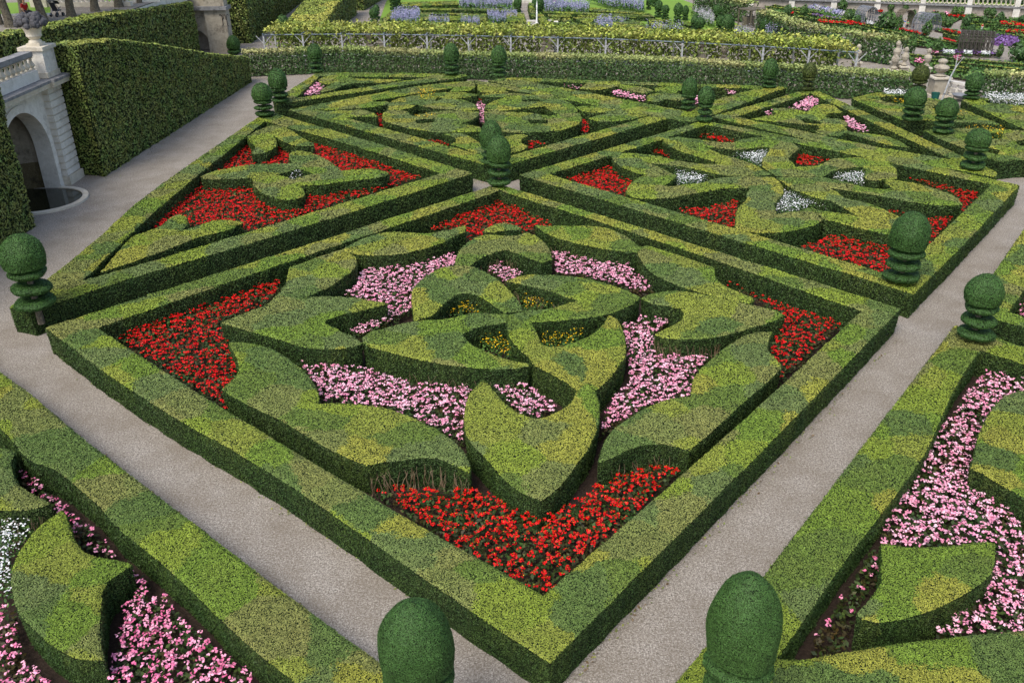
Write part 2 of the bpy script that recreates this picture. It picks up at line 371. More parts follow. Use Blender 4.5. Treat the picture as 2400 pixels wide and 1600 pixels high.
def flowers(label, px, kind, h=.40, dens=1., name=None, z0=0., seg=.4, world=False):
    if kind == 'white' and z0 == 0: h *= 1.35
    if kind == 'pink' and dens >= 1.2: h = .66
    poly = px if world else smooth(px, z0+h*.8, seg); mb = MB(); A_ = np.array(poly); c = A_.mean(0)
    d = depth(c[0], c[1], 0); up = np.array([0, 0, 1.])
    s = max(.05, LEAF*d*1.25)
    K = {'red': (60, 'red'), 'pink': (82, 'pink'), 'deeppink': (74, 'deeppink'), 'white': (190, 'white'), 'yellow': (80, 'yellow'), 'lavender': (120, 'lavender'),
         'silver': (120, 'silver'), 'purple': (60, 'purple')}[kind]
    small = kind in ('white', 'yellow'); spike = kind in ('lavender', 'silver')
    P_ = scatter(poly, 230*min(1, (.06/s)**1.3)*1.5)
    P_[:, 2] = z0+(.3+.6*rng.random(len(P_)))*h
    ll = .085 if not small else .06
    mb.leaves(P_, np.tile(up, (len(P_), 1)), max(ll, s*1.2), 'crop' if spike or small else 'begonialeaf', rng.random(len(P_)), 1.2, .2, 1.1)
    if spike:
        P_ = scatter(poly, 70*dens); P_ = P_[nz(P_[:, 0], P_[:, 1], .9, 5)+.5*nz(P_[:, 0], P_[:, 1], 2.9, 1) > -.35]; n = len(P_); hh = h*(.8+.7*rng.random(n))
        for q in range(5):
            Q = P_.copy(); Q[:, 2] = z0+hh*(.5+.16*q)+.02*rng.random(n); Q[:, :2] += rng.normal(size=(n, 2))*.03
            dd = rng.normal(size=(n, 3)); dd[:, 2] *= .2; dd /= np.linalg.norm(dd, axis=1)[:, None]
            mb.leaves(Q, dd, max(.06, s*.7), K[1], 0, .4, .1, .8)
    elif small:
        sz = max(.034, s*.62); P_ = scatter(poly, K[0]*dens*min(1.6, (.05/sz)**1.0*1.6)); P_[:, 2] = z0+h*(.8+.5*rng.random(len(P_)))
        mb.leaves(P_, np.tile(up, (len(P_), 1)), sz*1.5, K[1], 0, .5, .1, .8)
        n = len(P_); hgt = P_.copy(); hgt[:, 2] -= .06
        mb.leaves(hgt, np.tile(np.array([1., 0, 0]), (n, 1)), .07, 'crop', 0, 1.5, .1, .8)
    else:
        fs = max(1, s/.062); P_ = scatter(poly, K[0]*dens/fs**1.5); n = len(P_); P_[:, 2] = z0+h*(.82+.36*rng.random(n))
        rr = rng.random(n); tone = np.clip(rr+rng.normal(size=n)*.1, 0, 1)
        for q in range(5):
            a = rng.random(n)*6.283; o = np.column_stack([np.cos(a), np.sin(a), .35*rng.random(n)])*(.036*fs)
            nn = up+o*9; nn /= np.linalg.norm(nn, axis=1)[:, None]
            b0 = len(mb.f); mb.leaves(P_+o, nn, .058*fs, K[1], 0, .7, .1, .85)
            f_ = mb.f[-1]; mb.f[-1] = (f_[0], f_[1], np.clip(tone+.25*(rng.random(n)-.5), 0, 1), f_[3])
        if d < 22 and kind == 'red':
            mb.leaves(P_+np.array([0, 0, .03]), np.tile(up, (n, 1)), .018, 'yellow', 0, .5, .1, .9)
    o = mb.build(name or {'red': 'begonia_bed', 'pink': 'begonia_bed', 'deeppink': 'begonia_bed', 'white': 'daisy_bed', 'yellow': 'coreopsis_bed', 'lavender': 'sage_bed', 'silver': 'sage_bed', 'purple': 'flower_bed'}[kind])
    return tag(o, label, 'flower bed', 'bedding flowers in the parterre', 'stuff')
def sheet(name, px, z, mat, zpx=None, world=False, kind='structure', label=None, cat=None):
    w = px if world else [G(p[0], p[1], zpx if zpx is not None else z) for p in px]
    mb = MB(); t = delaunay_2d_cdt([Vector(p[:2]) for p in w], [(i, (i+1) % len(w)) for i in range(len(w))], [], 1, 1e-6)
    mb.add([(p.x, p.y, z) for p in t[0]], [tuple(f)[:3] for f in t[2]], mat)
    me = mb.build(name, origin=False)
    for p in me.data.polygons:
        if p.normal.z < 0: p.flip()
    return tag(me, label, cat, None, kind)
# ---------------------------------------------------------------- clipped hedges of the love garden
GB = 'straight hedges framing the beds'; GI = 'curved hedges inside the beds'
def bord(label, outer, inner, **k): return hedge(label, [outer]+([inner] if inner else []), group=GB, **k)
def inner(label, crop, pts, *holes, **k): return hedge(label, [X(crop, pts)]+[X(crop, h) for h in holes], group=GI, **k)
# main diamond
bord('wide square hedge frame around the central bed in the foreground', [(106, 766, 1), (248, 871), (409, 975), (596, 1082), (800, 1216), (1093, 1420), (1290, 1549, 1), (1600, 1239), (1883, 955), (2110, 721, 1), (1700, 593), (1168, 430, 1), (600, 610)],
     [(226, 766, 1), (500, 940), (927, 1195), (1273, 1391, 1), (1700, 1020), (2020.6, 726.4, 1), (1500, 548), (1171, 445, 1), (700, 603)])
inner('leaf-shaped hedge at the back left of the central bed, red flowers at its tip', 'E', [(855, -22, 1), (850, 20, 1), (740, 72), (600, 128), (420, 170), (250, 182), (100, 178), (2, 148, 1), (90, 95), (200, 50), (290, 30), (400, 22), (560, 35), (700, 18)])
inner('leaf-shaped hedge on the left of the central bed between red and pink flowers', 'E', [(-525, 530, 1), (-430, 440), (-385, 380), (-365, 300), (-355, 262, 1), (-290, 245), (-150, 190), (-8, 150), (60, 170), (100, 205, 1), (95, 260), (0, 345), (-150, 430), (-350, 505)])
inner('broad pincer-shaped hedge pointing at the left corner of the central bed', 'E', [(-829, 648, 1), (-700, 590), (-500, 530), (-300, 485), (-150, 468), (0, 468), (150, 482), (318, 512, 1), (220, 540), (100, 572), (0, 590), (-95, 622), (-115, 645), (-50, 680), (0, 708), (80, 742), (142, 785, 1), (100, 805), (0, 825), (-150, 825), (-300, 800), (-450, 755), (-600, 708), (-740, 672)])
twigs(inner('long two-lobed hedge along the front left side of the central bed, bare twigs underneath', 'J', [(73, 85, 1), (130, 80), (220, 95), (310, 130), (390, 185), (450, 240), (490, 300), (503, 345), (500, 374, 1), (600, 370), (700, 378), (820, 395), (930, 430), (1030, 480), (1120, 530), (1190, 595), (1225, 665, 1), (1222, 700, 1), (1150, 665), (1080, 635), (1000, 628), (900, 640), (800, 650), (735, 667, 1), (600, 612), (500, 560), (400, 500), (300, 440), (180, 385), (100, 345), (40, 304, 1), (60, 285), (100, 250), (122, 215), (118, 170), (95, 125)]), 'J', [(735, 672), (800, 655), (900, 645), (1000, 632), (1080, 640), (1150, 668), (1215, 700)], 46)
inner('tulip-shaped hedge at the front of the central bed with a point towards the viewer', 'K', [(104, 140, 1), (148, 98), (190, 140, 1), (230, 190), (290, 240), (370, 275), (410, 282), (460, 268), (520, 240), (570, 200), (594, 150, 1), (677, 149, 1), (697, 190), (702, 260), (690, 330), (660, 400), (600, 490), (540, 570), (480, 635), (425, 668, 1), (330, 632), (240, 560), (180, 490), (110, 420), (70, 365), (58, 300), (62, 230), (80, 170)])
twigs(inner('long two-lobed hedge along the front right side of the central bed', 'L', [(878, 318, 1), (800, 318), (740, 335), (690, 365), (640, 400), (580, 450), (520, 510), (495, 560), (490, 622, 1), (420, 628), (340, 650), (250, 690), (170, 740), (110, 790), (70, 850), (46, 938, 1), (110, 915), (180, 878), (270, 853), (350, 848), (430, 863), (480, 880, 1), (600, 778), (692, 693), (800, 600), (870, 535), (917, 490, 1), (915, 468), (890, 440), (860, 410), (852, 370), (862, 340)]), 'K', [(760, 474), (830, 434), (920, 408), (1000, 403), (1080, 418)], 16, .6)
twigs(inner('broad pincer-shaped hedge pointing at the right corner of the central bed, bare twigs below', 'L', [(249, 152, 1), (330, 128), (450, 125), (600, 150), (780, 190), (900, 215), (937, 235, 1), (900, 255), (830, 280), (740, 305), (640, 335), (520, 350), (420, 350), (340, 340), (315, 325, 1), (370, 300), (430, 270), (455, 235), (440, 207), (380, 195), (300, 180)]), 'L', [(320, 332), (420, 355), (520, 354), (640, 338)], 40)
twigs(inner('crescent hedge right of the bed centre with its open side around yellow flowers', 'E', [(1140, 360, 1), (1210, 332), (1350, 318), (1500, 322), (1700, 345), (1900, 400), (2056, 470, 1), (2000, 520), (1850, 580), (1700, 610), (1500, 632), (1306, 640, 1), (1280, 600), (1252, 565, 1), (1350, 560), (1450, 545), (1560, 510), (1640, 490, 1), (1550, 470), (1450, 435), (1350, 405), (1250, 380)]), 'E', [(1150, 365), (1250, 385), (1350, 410), (1450, 440), (1540, 472)], 26, .6)
twigs(inner('crescent hedge left of the bed centre arching over yellow flowers', 'E', [(485, 440), (520, 380), (600, 315), (700, 265), (790, 252), (880, 256), (960, 282), (1040, 322), (1110, 380), (1170, 440), (1220, 500), (1250, 565, 1), (1120, 578, 1), (1050, 530), (980, 480), (920, 450), (870, 440, 1), (800, 450), (740, 490), (680, 540), (620, 595), (500, 632, 1)]), 'E', [(620, 600), (740, 495), (870, 445), (980, 485), (1100, 560)], 20, .5)
twigs(inner('heart-shaped hedge at the back of the central bed around a pocket of pink flowers', 'E', [(783, 244, 1), (800, 170), (850, 110), (910, 65), (990, 42), (1080, 48), (1180, 55), (1280, 30), (1335, 48), (1400, 100), (1440, 165), (1448, 212, 1), (1380, 232, 1), (1300, 205), (1200, 165), (1130, 140, 1), (1060, 160), (980, 190), (890, 250, 1)]), 'E', [(905, 236), (980, 192), (1060, 162), (1130, 143), (1200, 168)], 26, .6)
twigs(inner('small rounded hedge behind the heart-shaped one, twigs showing on its side', 'E', [(980, 13, 1), (1019, -13), (1072, -33), (1124, -39), (1183, -26), (1242, -5, 1), (1238, 5), (1196, 10), (1110, 13), (1045, 26), (993, 26)]), 'E', [(1050, 28), (1110, 15), (1196, 12), (1238, 6)], 14, .5)
twigs(inner('leaf-shaped hedge at the back right of the central bed with its tip by red flowers', 'E', [(1334, -22, 1), (1450, -20), (1600, -18), (1800, -5), (1950, 50), (2060, 130, 1), (2036, 158, 1), (1900, 155), (1800, 140), (1650, 105), (1500, 70), (1400, 30)]), 'E', [(1345, -5), (1400, 32), (1500, 72), (1650, 108)], 14, .5)
inner('pointed leaf-shaped hedge on the right of the central bed, narrowing to a red strip', 'L', [(234, -50, 1), (240, -85), (275, -95), (350, -75), (448, -42), (538, -12), (600, 12, 1), (600, 45), (630, 85), (700, 120), (790, 158, 1), (770, 182, 1), (700, 168), (560, 135), (450, 105), (350, 62), (285, 20)])
inner('petal-shaped hedge right of the tulip-shaped one, tall tip beside yellow flowers', 'E', [(1840, 597, 1), (1895, 620), (1935, 700), (1955, 800), (1950, 880), (1890, 970), (1820, 1050), (1745, 1116, 1), (1612, 1106, 1), (1540, 1050), (1420, 980), (1320, 930), (1290, 880, 1), (1232, 833, 1), (1378, 798, 1), (1440, 818), (1560, 795), (1660, 760), (1750, 710), (1800, 660)])
inner('short straight greyish hedge at the crossing in the middle of the central bed', 'E', [(1150, 592, 1), (1256, 568, 1), (1303, 642, 1), (1340, 710), (1376, 794, 1), (1230, 828, 1), (1180, 780), (1146, 700)])
twigs(inner('big crescent hedge in front of the bed centre, bright green on top', 'E', [(140, 760), (200, 710), (300, 680), (420, 650), (560, 630), (680, 625), (800, 600), (950, 580), (1146, 594, 1), (1140, 645, 1), (1000, 662), (900, 690), (830, 722, 1), (880, 785), (960, 830), (1080, 880), (1200, 910), (1292, 927, 1), (1285, 940), (1200, 955), (1080, 962), (950, 955), (800, 945), (650, 920), (450, 880), (300, 840), (190, 805)]), 'E', [(450, 885), (650, 922), (800, 948), (950, 958), (1080, 965), (1200, 958)], 16, .5)
# left triangle
bord('triangular hedge frame along the gravel walk on the left', [(22, 718, 1), (70, 728, 1), (158, 699), (300, 652), (681, 539), (1108, 405, 1), (880, 335), (647, 266, 1), (609, 271, 1), (361, 443), (234, 552), (110, 653)], [(190, 657, 1), (400, 597), (1035, 405, 1), (800, 332), (620, 283, 1), (390, 470)])
inner('small hook-shaped hedge in the top corner of the left triangular bed', 'A', [(1700, 940, 1), (1760, 900), (1860, 865, 1), (1950, 870), (2040, 915, 1), (2060, 935), (2155, 980, 1), (2155, 1000, 1), (2050, 1000), (1950, 970), (1890, 930, 1), (1900, 975), (1890, 1010), (1820, 1045), (1735, 1058, 1), (1735, 1040), (1760, 1010), (1720, 970)])
inner('four-lobed flower-shaped hedge around white daisies in the left triangular bed', 'A', [(1383, 1212, 1), (1450, 1182), (1600, 1150), (1750, 1130), (1900, 1122), (2022, 1122, 1), (1990, 1090), (1995, 1055), (2040, 1035), (2120, 1045), (2220, 1080), (2300, 1130), (2349, 1172, 1), (2500, 1158), (2600, 1165), (2673, 1182, 1), (2672, 1195, 1), (2600, 1218), (2450, 1235), (2349, 1245), (2200, 1270), (2060, 1268, 1), (2090, 1310), (2085, 1345), (2000, 1370), (1900, 1360), (1800, 1320), (1745, 1270), (1738, 1218, 1), (1600, 1225), (1500, 1230), (1400, 1224)], [(1905, 1195), (2060, 1155), (2160, 1190), (2015, 1232)])
inner('long notched leaf-shaped hedge in the narrow lower end of the left triangular bed', 'A', [(690, 1868, 1), (760, 1788), (860, 1670), (920, 1618), (1000, 1590), (1090, 1560), (1170, 1495), (1235, 1468), (1283, 1490, 1), (1285, 1540, 1), (1240, 1590), (1180, 1612, 1), (1320, 1560), (1480, 1512), (1600, 1512), (1672, 1528, 1), (1560, 1580), (1400, 1615), (1200, 1690), (950, 1780)])
# back diamond
bord('diamond hedge frame around the round knot behind the crossing', [(676, 257, 1), (1165, 392, 1), (1590, 269, 1), (1481, 249), (1202, 203), (1117, 188, 1), (970, 204)], [(741, 256, 1), (1165, 373, 1), (1532, 270, 1), (1118, 196, 1)])
inner('upper left quarter of the round knot, a comma-shaped hedge with yellow flowers', 'B', [(318, 728, 1), (350, 695), (450, 665), (600, 645), (780, 636), (938, 646, 1), (930, 658), (850, 668), (760, 672, 1), (850, 690), (910, 715), (945, 748, 1), (850, 757), (700, 748), (560, 730), (522, 716, 1), (480, 738), (400, 752), (328, 752, 1)], [(655, 668), (700, 672), (675, 690), (640, 695)])
inner('lower left quarter of the round knot, a curled hedge with a small yellow pocket', 'B', [(283, 800, 1), (290, 775), (330, 757), (410, 758), (465, 775), (490, 797, 1), (600, 775), (750, 762), (942, 768, 1), (940, 795), (890, 825), (820, 850, 1), (940, 870, 1), (990, 885), (985, 900, 1), (850, 905), (650, 905), (500, 885), (380, 855), (300, 830)], [(500, 820), (640, 812), (655, 840), (520, 850)])
inner('upper right quarter of the round knot, a curled hedge with a dark slot', 'B', [(970, 648, 1), (1100, 641), (1300, 650), (1450, 668), (1560, 700), (1615, 745), (1622, 768, 1), (1540, 780), (1470, 776), (1400, 728, 1), (1250, 745), (1050, 760), (985, 748, 1), (1000, 720), (1060, 690), (1130, 674), (1100, 668), (972, 660, 1)], [(1238, 682), (1370, 680), (1372, 700), (1240, 700)])
inner('lower right quarter of the round knot, a curled hedge behind the twin topiaries', 'B', [(985, 767, 1), (1150, 769), (1300, 777), (1440, 797, 1), (1520, 783), (1640, 777, 1), (1652, 812), (1630, 850), (1540, 885), (1400, 903), (1200, 908), (1105, 900, 1), (1080, 860), (1000, 820)], [(1280, 820), (1425, 822), (1420, 850), (1300, 850)])
inner('upper small leaf-shaped hedge in the left corner of the round knot bed', 'B', [(-150, 752, 1), (0, 715), (150, 700), (320, 700, 1), (320, 715), (200, 735), (50, 746), (-100, 755)])
inner('lower small leaf-shaped hedge in the left corner of the round knot bed', 'B', [(-145, 767, 1), (0, 760), (150, 758), (240, 785), (247, 805, 1), (150, 798), (0, 802, 1)])
inner('left small leaf-shaped hedge in the far corner of the round knot bed', 'B', [(745, 630, 1), (780, 600), (850, 580), (918, 575, 1), (912, 605), (850, 625)])
inner('right small leaf-shaped hedge in the far corner of the round knot bed', 'B', [(938, 575, 1), (1050, 590), (1150, 605), (1120, 620), (1150, 633, 1), (1050, 635), (960, 630), (940, 610, 1)])
inner('upper small leaf-shaped hedge in the right corner of the round knot bed', 'B', [(1615, 735, 1), (1700, 728), (1850, 738), (2100, 776, 1), (1950, 776), (1800, 772), (1680, 765)])
inner('lower small leaf-shaped hedge in the right corner of the round knot bed', 'B', [(1700, 815, 1), (1800, 787), (1950, 780), (2108, 792, 1), (1980, 820), (1850, 835), (1750, 828)])
inner('hook-shaped hedge in the near corner of the round knot bed, left of the twin topiaries', 'B', [(708, 920, 1), (790, 915), (860, 925), (960, 990), (1010, 1070, 1), (900, 1040), (800, 1005), (755, 990, 1), (790, 970), (780, 945)])
inner('hook-shaped hedge in the near corner of the round knot bed, right of the twin topiaries', 'B', [(1115, 940, 1), (1200, 925), (1287, 930, 1), (1240, 955), (1240, 980), (1285, 1005, 1), (1230, 1035), (1120, 1055, 1)])
# back triangles
bord('narrow triangular hedge frame at the far left, below the tall leafy screen', [(640, 236, 1), (648, 244, 1), (860, 212), (1081, 181, 1), (1081, 175), (900, 171), (742, 171, 1)], [(690, 231), (749, 178), (1012, 180)])
inner('wavy hedge inside the far left triangular bed beside pink flowers', 'B', [(-158, 552, 1), (-110, 528), (0, 521), (110, 540), (260, 546), (415, 549, 1), (330, 562), (95, 570, 1), (20, 585), (-60, 615), (-145, 632, 1), (-110, 600), (-60, 580), (-130, 572)])
bord('long triangular hedge frame in the middle below the tall leafy screen', [(1144, 188, 1), (1600, 283, 1), (1630, 284, 1), (1826, 210, 1), (1815, 203), (1480, 192), (1200, 182, 1)], [(1228, 189), (1618, 262), (1650, 240), (1775, 207)])
inner('pointed hedge beside the left pink patch of the long far triangular bed', 'B', [(1640, 610, 1), (1700, 575), (1910, 577, 1), (1910, 592, 1), (1800, 612)])
inner('arched hedge between the two pink patches of the long far triangular bed', 'B', [(1915, 580, 1), (2000, 590), (2100, 605), (2155, 625, 1), (2110, 640, 1), (2000, 625), (1915, 600, 1)])
inner('small notched hedge at the far edge of the long far triangular bed', 'B', [(2160, 600, 1), (2349, 590), (2420, 600, 1), (2310, 625), (2310, 638, 1), (2160, 626, 1)])
inner('double-lobed hedge left of the pair of topiaries in the long far triangular bed', 'B', [(2100, 663, 1), (2140, 645), (2250, 635), (2349, 652), (2400, 690, 1), (2300, 690), (2230, 680), (2180, 700), (2110, 692, 1)])
# right diamond
bord('large diamond hedge frame around the butterfly-shaped bed on the right', [(1217, 408, 1), (1600, 523), (1975, 635), (2141, 688, 1), (2257, 572), (2390, 433, 1), (2000, 350), (1650, 282, 1), (1440, 344)], [(1285, 407, 1), (1866, 577), (2099, 646, 1), (2190, 560), (2325, 431, 1), (2000, 362), (1656, 291, 1), (1480, 348)])
WING = [(203, 190, 1), (260, 184), (360, 185), (480, 200), (640, 235), (780, 252), (888, 248, 1), (890, 192, 1), (1000, 220), (1110, 262), (1200, 318, 1), (1050, 323), (880, 318), (740, 285), (600, 262), (430, 243, 1), (500, 272), (560, 300), (608, 323, 1), (430, 316, 1), (380, 312), (310, 290), (240, 255), (205, 215)]
p2 = lambda pts: [((p[0]+1075), (p[1]+107.5))+tuple(p[2:]) for p in pts]
inner('upper wings of the butterfly-shaped hedge, curling around two white pockets', 'N', [(522, 92, 1), (600, 82), (750, 97), (880, 115), (960, 118), (1010, 98), (1090, 88), (1200, 88), (1310, 105), (1380, 150, 1), (1325, 195), (1316, 225), (1364, 271, 1)]
      + p2([(430, 150), (500, 115), (600, 103), (720, 107), (850, 130), (910, 170), (922, 215, 1), (918, 236, 1), (860, 235), (800, 250), (740, 240), (710, 225, 1), (730, 190), (722, 166, 1), (650, 162), (560, 175), (500, 195), (455, 222, 1), (300, 219), (158, 218, 1)])
      + [(1170, 285), (1150, 262, 1), (1150, 220), (1185, 180), (1195, 142, 1), (1100, 148), (1000, 158), (870, 150), (770, 138, 1), (830, 165), (886, 190, 1), (884, 248, 1), (800, 222), (700, 192), (600, 155), (525, 112, 1)])
inner('left wing of the butterfly-shaped hedge above a white flower pocket', 'N', WING)
inner('lower left wing of the butterfly-shaped hedge ending in a rounded corner', 'N', [(288, 430, 1), (300, 395), (330, 362), (380, 330), (430, 318), (520, 320), (608, 326, 1), (560, 365), (510, 392, 1), (600, 388), (690, 376), (760, 373), (830, 348), (950, 333), (1080, 330), (1212, 333, 1), (1255, 362), (1280, 408), (1270, 445), (1232, 490), (1225, 515), (1238, 568, 1), (1300, 555), (1375, 547), (1441, 523, 1), (1528, 600, 1), (1475, 633), (1375, 658), (1270, 680, 1), (1140, 682), (1050, 672), (980, 655, 1), (985, 560), (1005, 515), (1048, 475), (1052, 435), (1078, 400, 1), (940, 402), (850, 410), (700, 437), (560, 462), (450, 468), (340, 462)])
inner('lower right wings of the butterfly-shaped hedge behind the slender topiary', 'P', [(373, 415, 1), (450, 438), (550, 450), (672, 470, 1), (600, 425), (500, 372), (400, 350), (250, 290), (160, 229, 1), (300, 224), (455, 229, 1), (560, 250), (720, 290), (860, 303), (905, 298, 1), (850, 262), (855, 239, 1), (940, 250), (1080, 275), (1200, 310), (1290, 350), (1335, 397, 1), (1200, 402), (1050, 385), (900, 360), (750, 330), (600, 305), (480, 292, 1), (540, 318), (600, 358), (700, 380), (800, 410), (880, 448), (960, 490), (1000, 530, 1), (900, 588, 1), (800, 572), (680, 545), (560, 512), (458, 490, 1)])
# right back triangle
bord('slanting triangular hedge frame beyond the butterfly-shaped bed', [(1668, 273, 1), (1888, 211, 1), (1916, 212, 1), (2111, 300), (2337, 402, 1), (2335, 413, 1), (2050, 362)], [(1723, 273), (1901, 218), (1950, 241), (2090, 307), (2240, 376), (2050, 343)])
inner('hooked hedge left of pink flowers in the slanting triangular bed', 'C', [(620, 745, 1), (740, 745), (850, 768), (870, 762), (900, 730), (960, 718), (1030, 722), (1100, 770, 1), (1010, 778), (985, 795), (1000, 812), (1080, 820), (1132, 840, 1), (1110, 868), (960, 872), (920, 895), (915, 903, 1), (950, 860, 1), (700, 840), (468, 818, 1), (560, 800), (640, 785, 1)], [(800, 815), (850, 812), (975, 840), (945, 854), (850, 848)])
inner('long pointed hedge in the right part of the slanting triangular bed', 'C', [(918, 907, 1), (940, 882), (1000, 874), (1110, 872), (1130, 882), (1125, 900, 1), (1280, 920), (1420, 942), (1500, 975), (1565, 1012, 1), (1400, 990), (1120, 910, 1), (1080, 930), (980, 927)])
# far right beds
hedge('solid triangular hedge with flower pockets at the far right, two topiaries on it', [X('R', [(632, 70), (860, 170), (940, 160), (1247, 178), (985, 75), (780, 50), (720, 50)]), X('R', [(740, 64), (860, 58), (880, 80), (850, 100), (760, 85)]), X('R', [(955, 104), (1010, 100), (985, 125)]), X('R', [(970, 150), (1010, 132), (1100, 150), (1090, 163)])], group=GB)
hedge('chunky angular hedge with curved flower pockets at the right edge', [X('R', [(932, 203), (990, 235), (1240, 333), (1344, 322), (1500, 330), (1500, 215), (1344, 205), (1100, 195)]), X('R', [(1090, 207), (1260, 212), (1250, 245), (1140, 225)]), X('R', [(1190, 272), (1245, 285), (1235, 305), (1190, 290)]), X('R', [(1300, 245), (1400, 235), (1400, 270), (1330, 268)])], group=GB)
hedge('low hedge at the far right edge with white flowers behind it', [X('R', [(1085, 78), (1344, 197), (1500, 265), (1500, 85), (1344, 76), (1160, 70)]), X('R', [(1175, 78), (1344, 80), (1480, 85), (1480, 110), (1344, 103), (1200, 92)])], group=GB)
# right foreground beds
bord('wide hedge band along the right gravel path, bed of pink flowers behind it', [(2239, 761, 1), (1791, 1345), (1598, 1579, 1), (1540, 1660, 1), (2520, 1660, 1), (2520, 1478, 1), (2400, 1476), (2315, 1480), (2213, 1492), (2111, 1505), (1975, 1526), (1866, 1543), (1823, 1541, 1), (1835, 1519, 1), (1982, 1310), (2161, 1070), (2237, 908), (2298, 817, 1), (2400, 849), (2540, 890, 1), (2540, 850, 1), (2400, 812), (2320, 785, 1)], None)
inner('curved trapezoid hedge standing in the pink flowers at the lower right', 'I', [(1365, 600, 1), (1500, 620), (1700, 625), (1900, 605), (2080, 590), (2150, 605, 1), (2150, 700), (2130, 800), (2050, 880), (1900, 970), (1700, 1060), (1500, 1120), (1350, 1140), (1230, 1115), (1200, 1080, 1), (1270, 1010), (1350, 900), (1380, 850), (1365, 780), (1375, 720)])
inner('large rounded hedge cut by the right edge above the pink flowers', 'X', [(2276, 1093, 1), (2284, 1068), (2298, 1011), (2331, 950), (2360, 925), (2400, 912), (2520, 895, 1), (2560, 1215, 1), (2400, 1161), (2349, 1134), (2308, 1110)])
bord('hedge corner at the right edge behind the rightmost foreground topiary', [(2402, 534), (2288, 700), (2312, 738), (2400, 764), (2540, 800), (2540, 534)], [(2420, 650), (2362, 730), (2400, 742), (2500, 770), (2500, 650)])
# left foreground bed
bord('wide hedge band in the lower left corner beside the gravel path', [(-160, 760, 1), (0, 871), (58, 912), (177, 1011), (252, 1070), (443, 1216), (579, 1320), (800, 1485), (878, 1540), (960, 1610), (1000, 1660, 1), (760, 1660, 1), (698, 1600), (596, 1519), (511, 1441), (392, 1328), (272, 1229), (235, 1185), (136, 1103), (61, 1068), (0, 1000), (-140, 890, 1)], None)
inner('fish-tail-shaped bright green hedge at the lower left edge', 'G', [(75, 830, 1), (85, 760), (130, 660), (200, 560), (290, 460), (425, 370, 1), (440, 400), (470, 470), (500, 560), (560, 650), (650, 690), (770, 710), (880, 730), (905, 745, 1), (830, 800), (740, 860), (700, 930), (688, 1050), (680, 1180), (690, 1290), (710, 1400, 1), (520, 1390), (400, 1330), (330, 1280), (220, 1180), (130, 1080), (90, 960), (75, 880)])
twigs(inner('bright green hedge tip at the left edge above white daisies', 'X', [(-100, 1030, 1), (0, 1046), (34, 1055, 1), (26, 1075), (28, 1105), (42, 1133), (80, 1157), (117, 1178, 1), (100, 1184), (60, 1192), (0, 1192), (-100, 1185, 1)]), 'X', [(0, 1194), (60, 1194), (100, 1186), (116, 1180)], 22, .7)
# ---------------------------------------------------------------- flowers
fl = lambda lab, crop, pts, kind, **k: flowers(lab, X(crop, pts), kind, **k)
fl('red begonias in the left corner of the central bed', 'D', [(760, 735), (1850, 370), (1950, 385), (1830, 530), (1500, 655), (1640, 960), (1560, 1250), (1150, 985)], 'red')
fl('red begonias in the near corner of the central bed', 'H', [(225, 235), (860, 230), (1080, 300), (1380, 470), (1600, 330), (1780, 200), (2100, 85), (2330, 110), (1390, 990), (800, 640)], 'red')
fl('red begonias in the right corner of the central bed', 'F', [(270, 375), (500, 470), (1095, 660), (900, 850), (670, 1055), (600, 850), (690, 590), (400, 440)], 'red', dens=.85)
fl('red begonias in the far corner of the central bed', 'M', [(20, 630), (350, 480), (680, 335), (820, 335), (1345, 590), (1140, 640), (980, 680), (640, 660), (420, 755), (400, 600)], 'red')
fl('pink begonias in the upper left of the central bed', 'E', [(785, 180), (785, 300), (480, 500), (490, 560), (130, 755), (50, 720), (250, 560), (20, 460), (110, 400), (140, 300), (300, 270), (560, 250)], 'pink')
fl('pink begonias in the lower left of the central bed', 'J', [(415, 190), (700, 215), (960, 290), (1230, 310), (1190, 560), (1020, 480), (930, 440), (700, 390), (520, 380), (500, 310)], 'pink')
fl('small pocket of pink begonias in the mouth of the tulip-shaped hedge', 'K', [(205, 145), (330, 120), (510, 240), (400, 290), (280, 240)], 'pink')
fl('pink begonias in the lower right of the central bed', 'L', [(165, 290), (270, 255), (385, 275), (310, 330), (320, 440), (570, 440), (500, 530), (490, 630), (250, 690), (50, 835), (80, 700), (200, 560)], 'pink')
fl('pink begonias in the upper right of the central bed', 'E', [(1450, 170), (1550, 190), (1980, 260), (2020, 330), (2200, 420), (2060, 450), (1900, 400), (1700, 340), (1480, 330)], 'pink')
fl('small pocket of pink begonias inside the heart-shaped hedge', 'E', [(1020, 290), (1110, 255), (1240, 320), (1140, 390)], 'pink')
fl('yellow flowers left of the centre of the central bed', 'E', [(670, 610), (760, 535), (900, 505), (990, 575), (850, 600)], 'yellow', h=.48)
fl('yellow flowers right of the centre of the central bed', 'E', [(1235, 480), (1380, 470), (1480, 540), (1260, 570)], 'yellow', h=.48)
fl('yellow flowers in the hollow of the big front crescent', 'E', [(920, 770), (1080, 750), (1160, 820), (1190, 880), (1080, 870)], 'yellow', h=.48)
fl('yellow flowers beside the tall petal tip of the central bed', 'E', [(1370, 770), (1480, 700), (1680, 710), (1600, 800), (1420, 830)], 'yellow', h=.48)
fl('red begonias filling the left triangular bed', 'X', [(360, 540), (443, 443), (514, 397), (582, 335), (736, 335), (800, 353), (985, 419), (800, 475), (700, 510), (560, 550), (430, 525)], 'red')
fl('white daisies in the middle of the flower-shaped hedge', 'A', [(1905, 1200), (2060, 1155), (2160, 1195), (2015, 1235)], 'white', h=.5, dens=1.3)
fl('red begonias at the left rim of the round knot', 'B', [(246, 790), (282, 780), (288, 880), (250, 875)], 'red')
fl('red begonias at the far gap of the round knot', 'B', [(935, 665), (968, 665), (972, 705), (932, 700)], 'red')
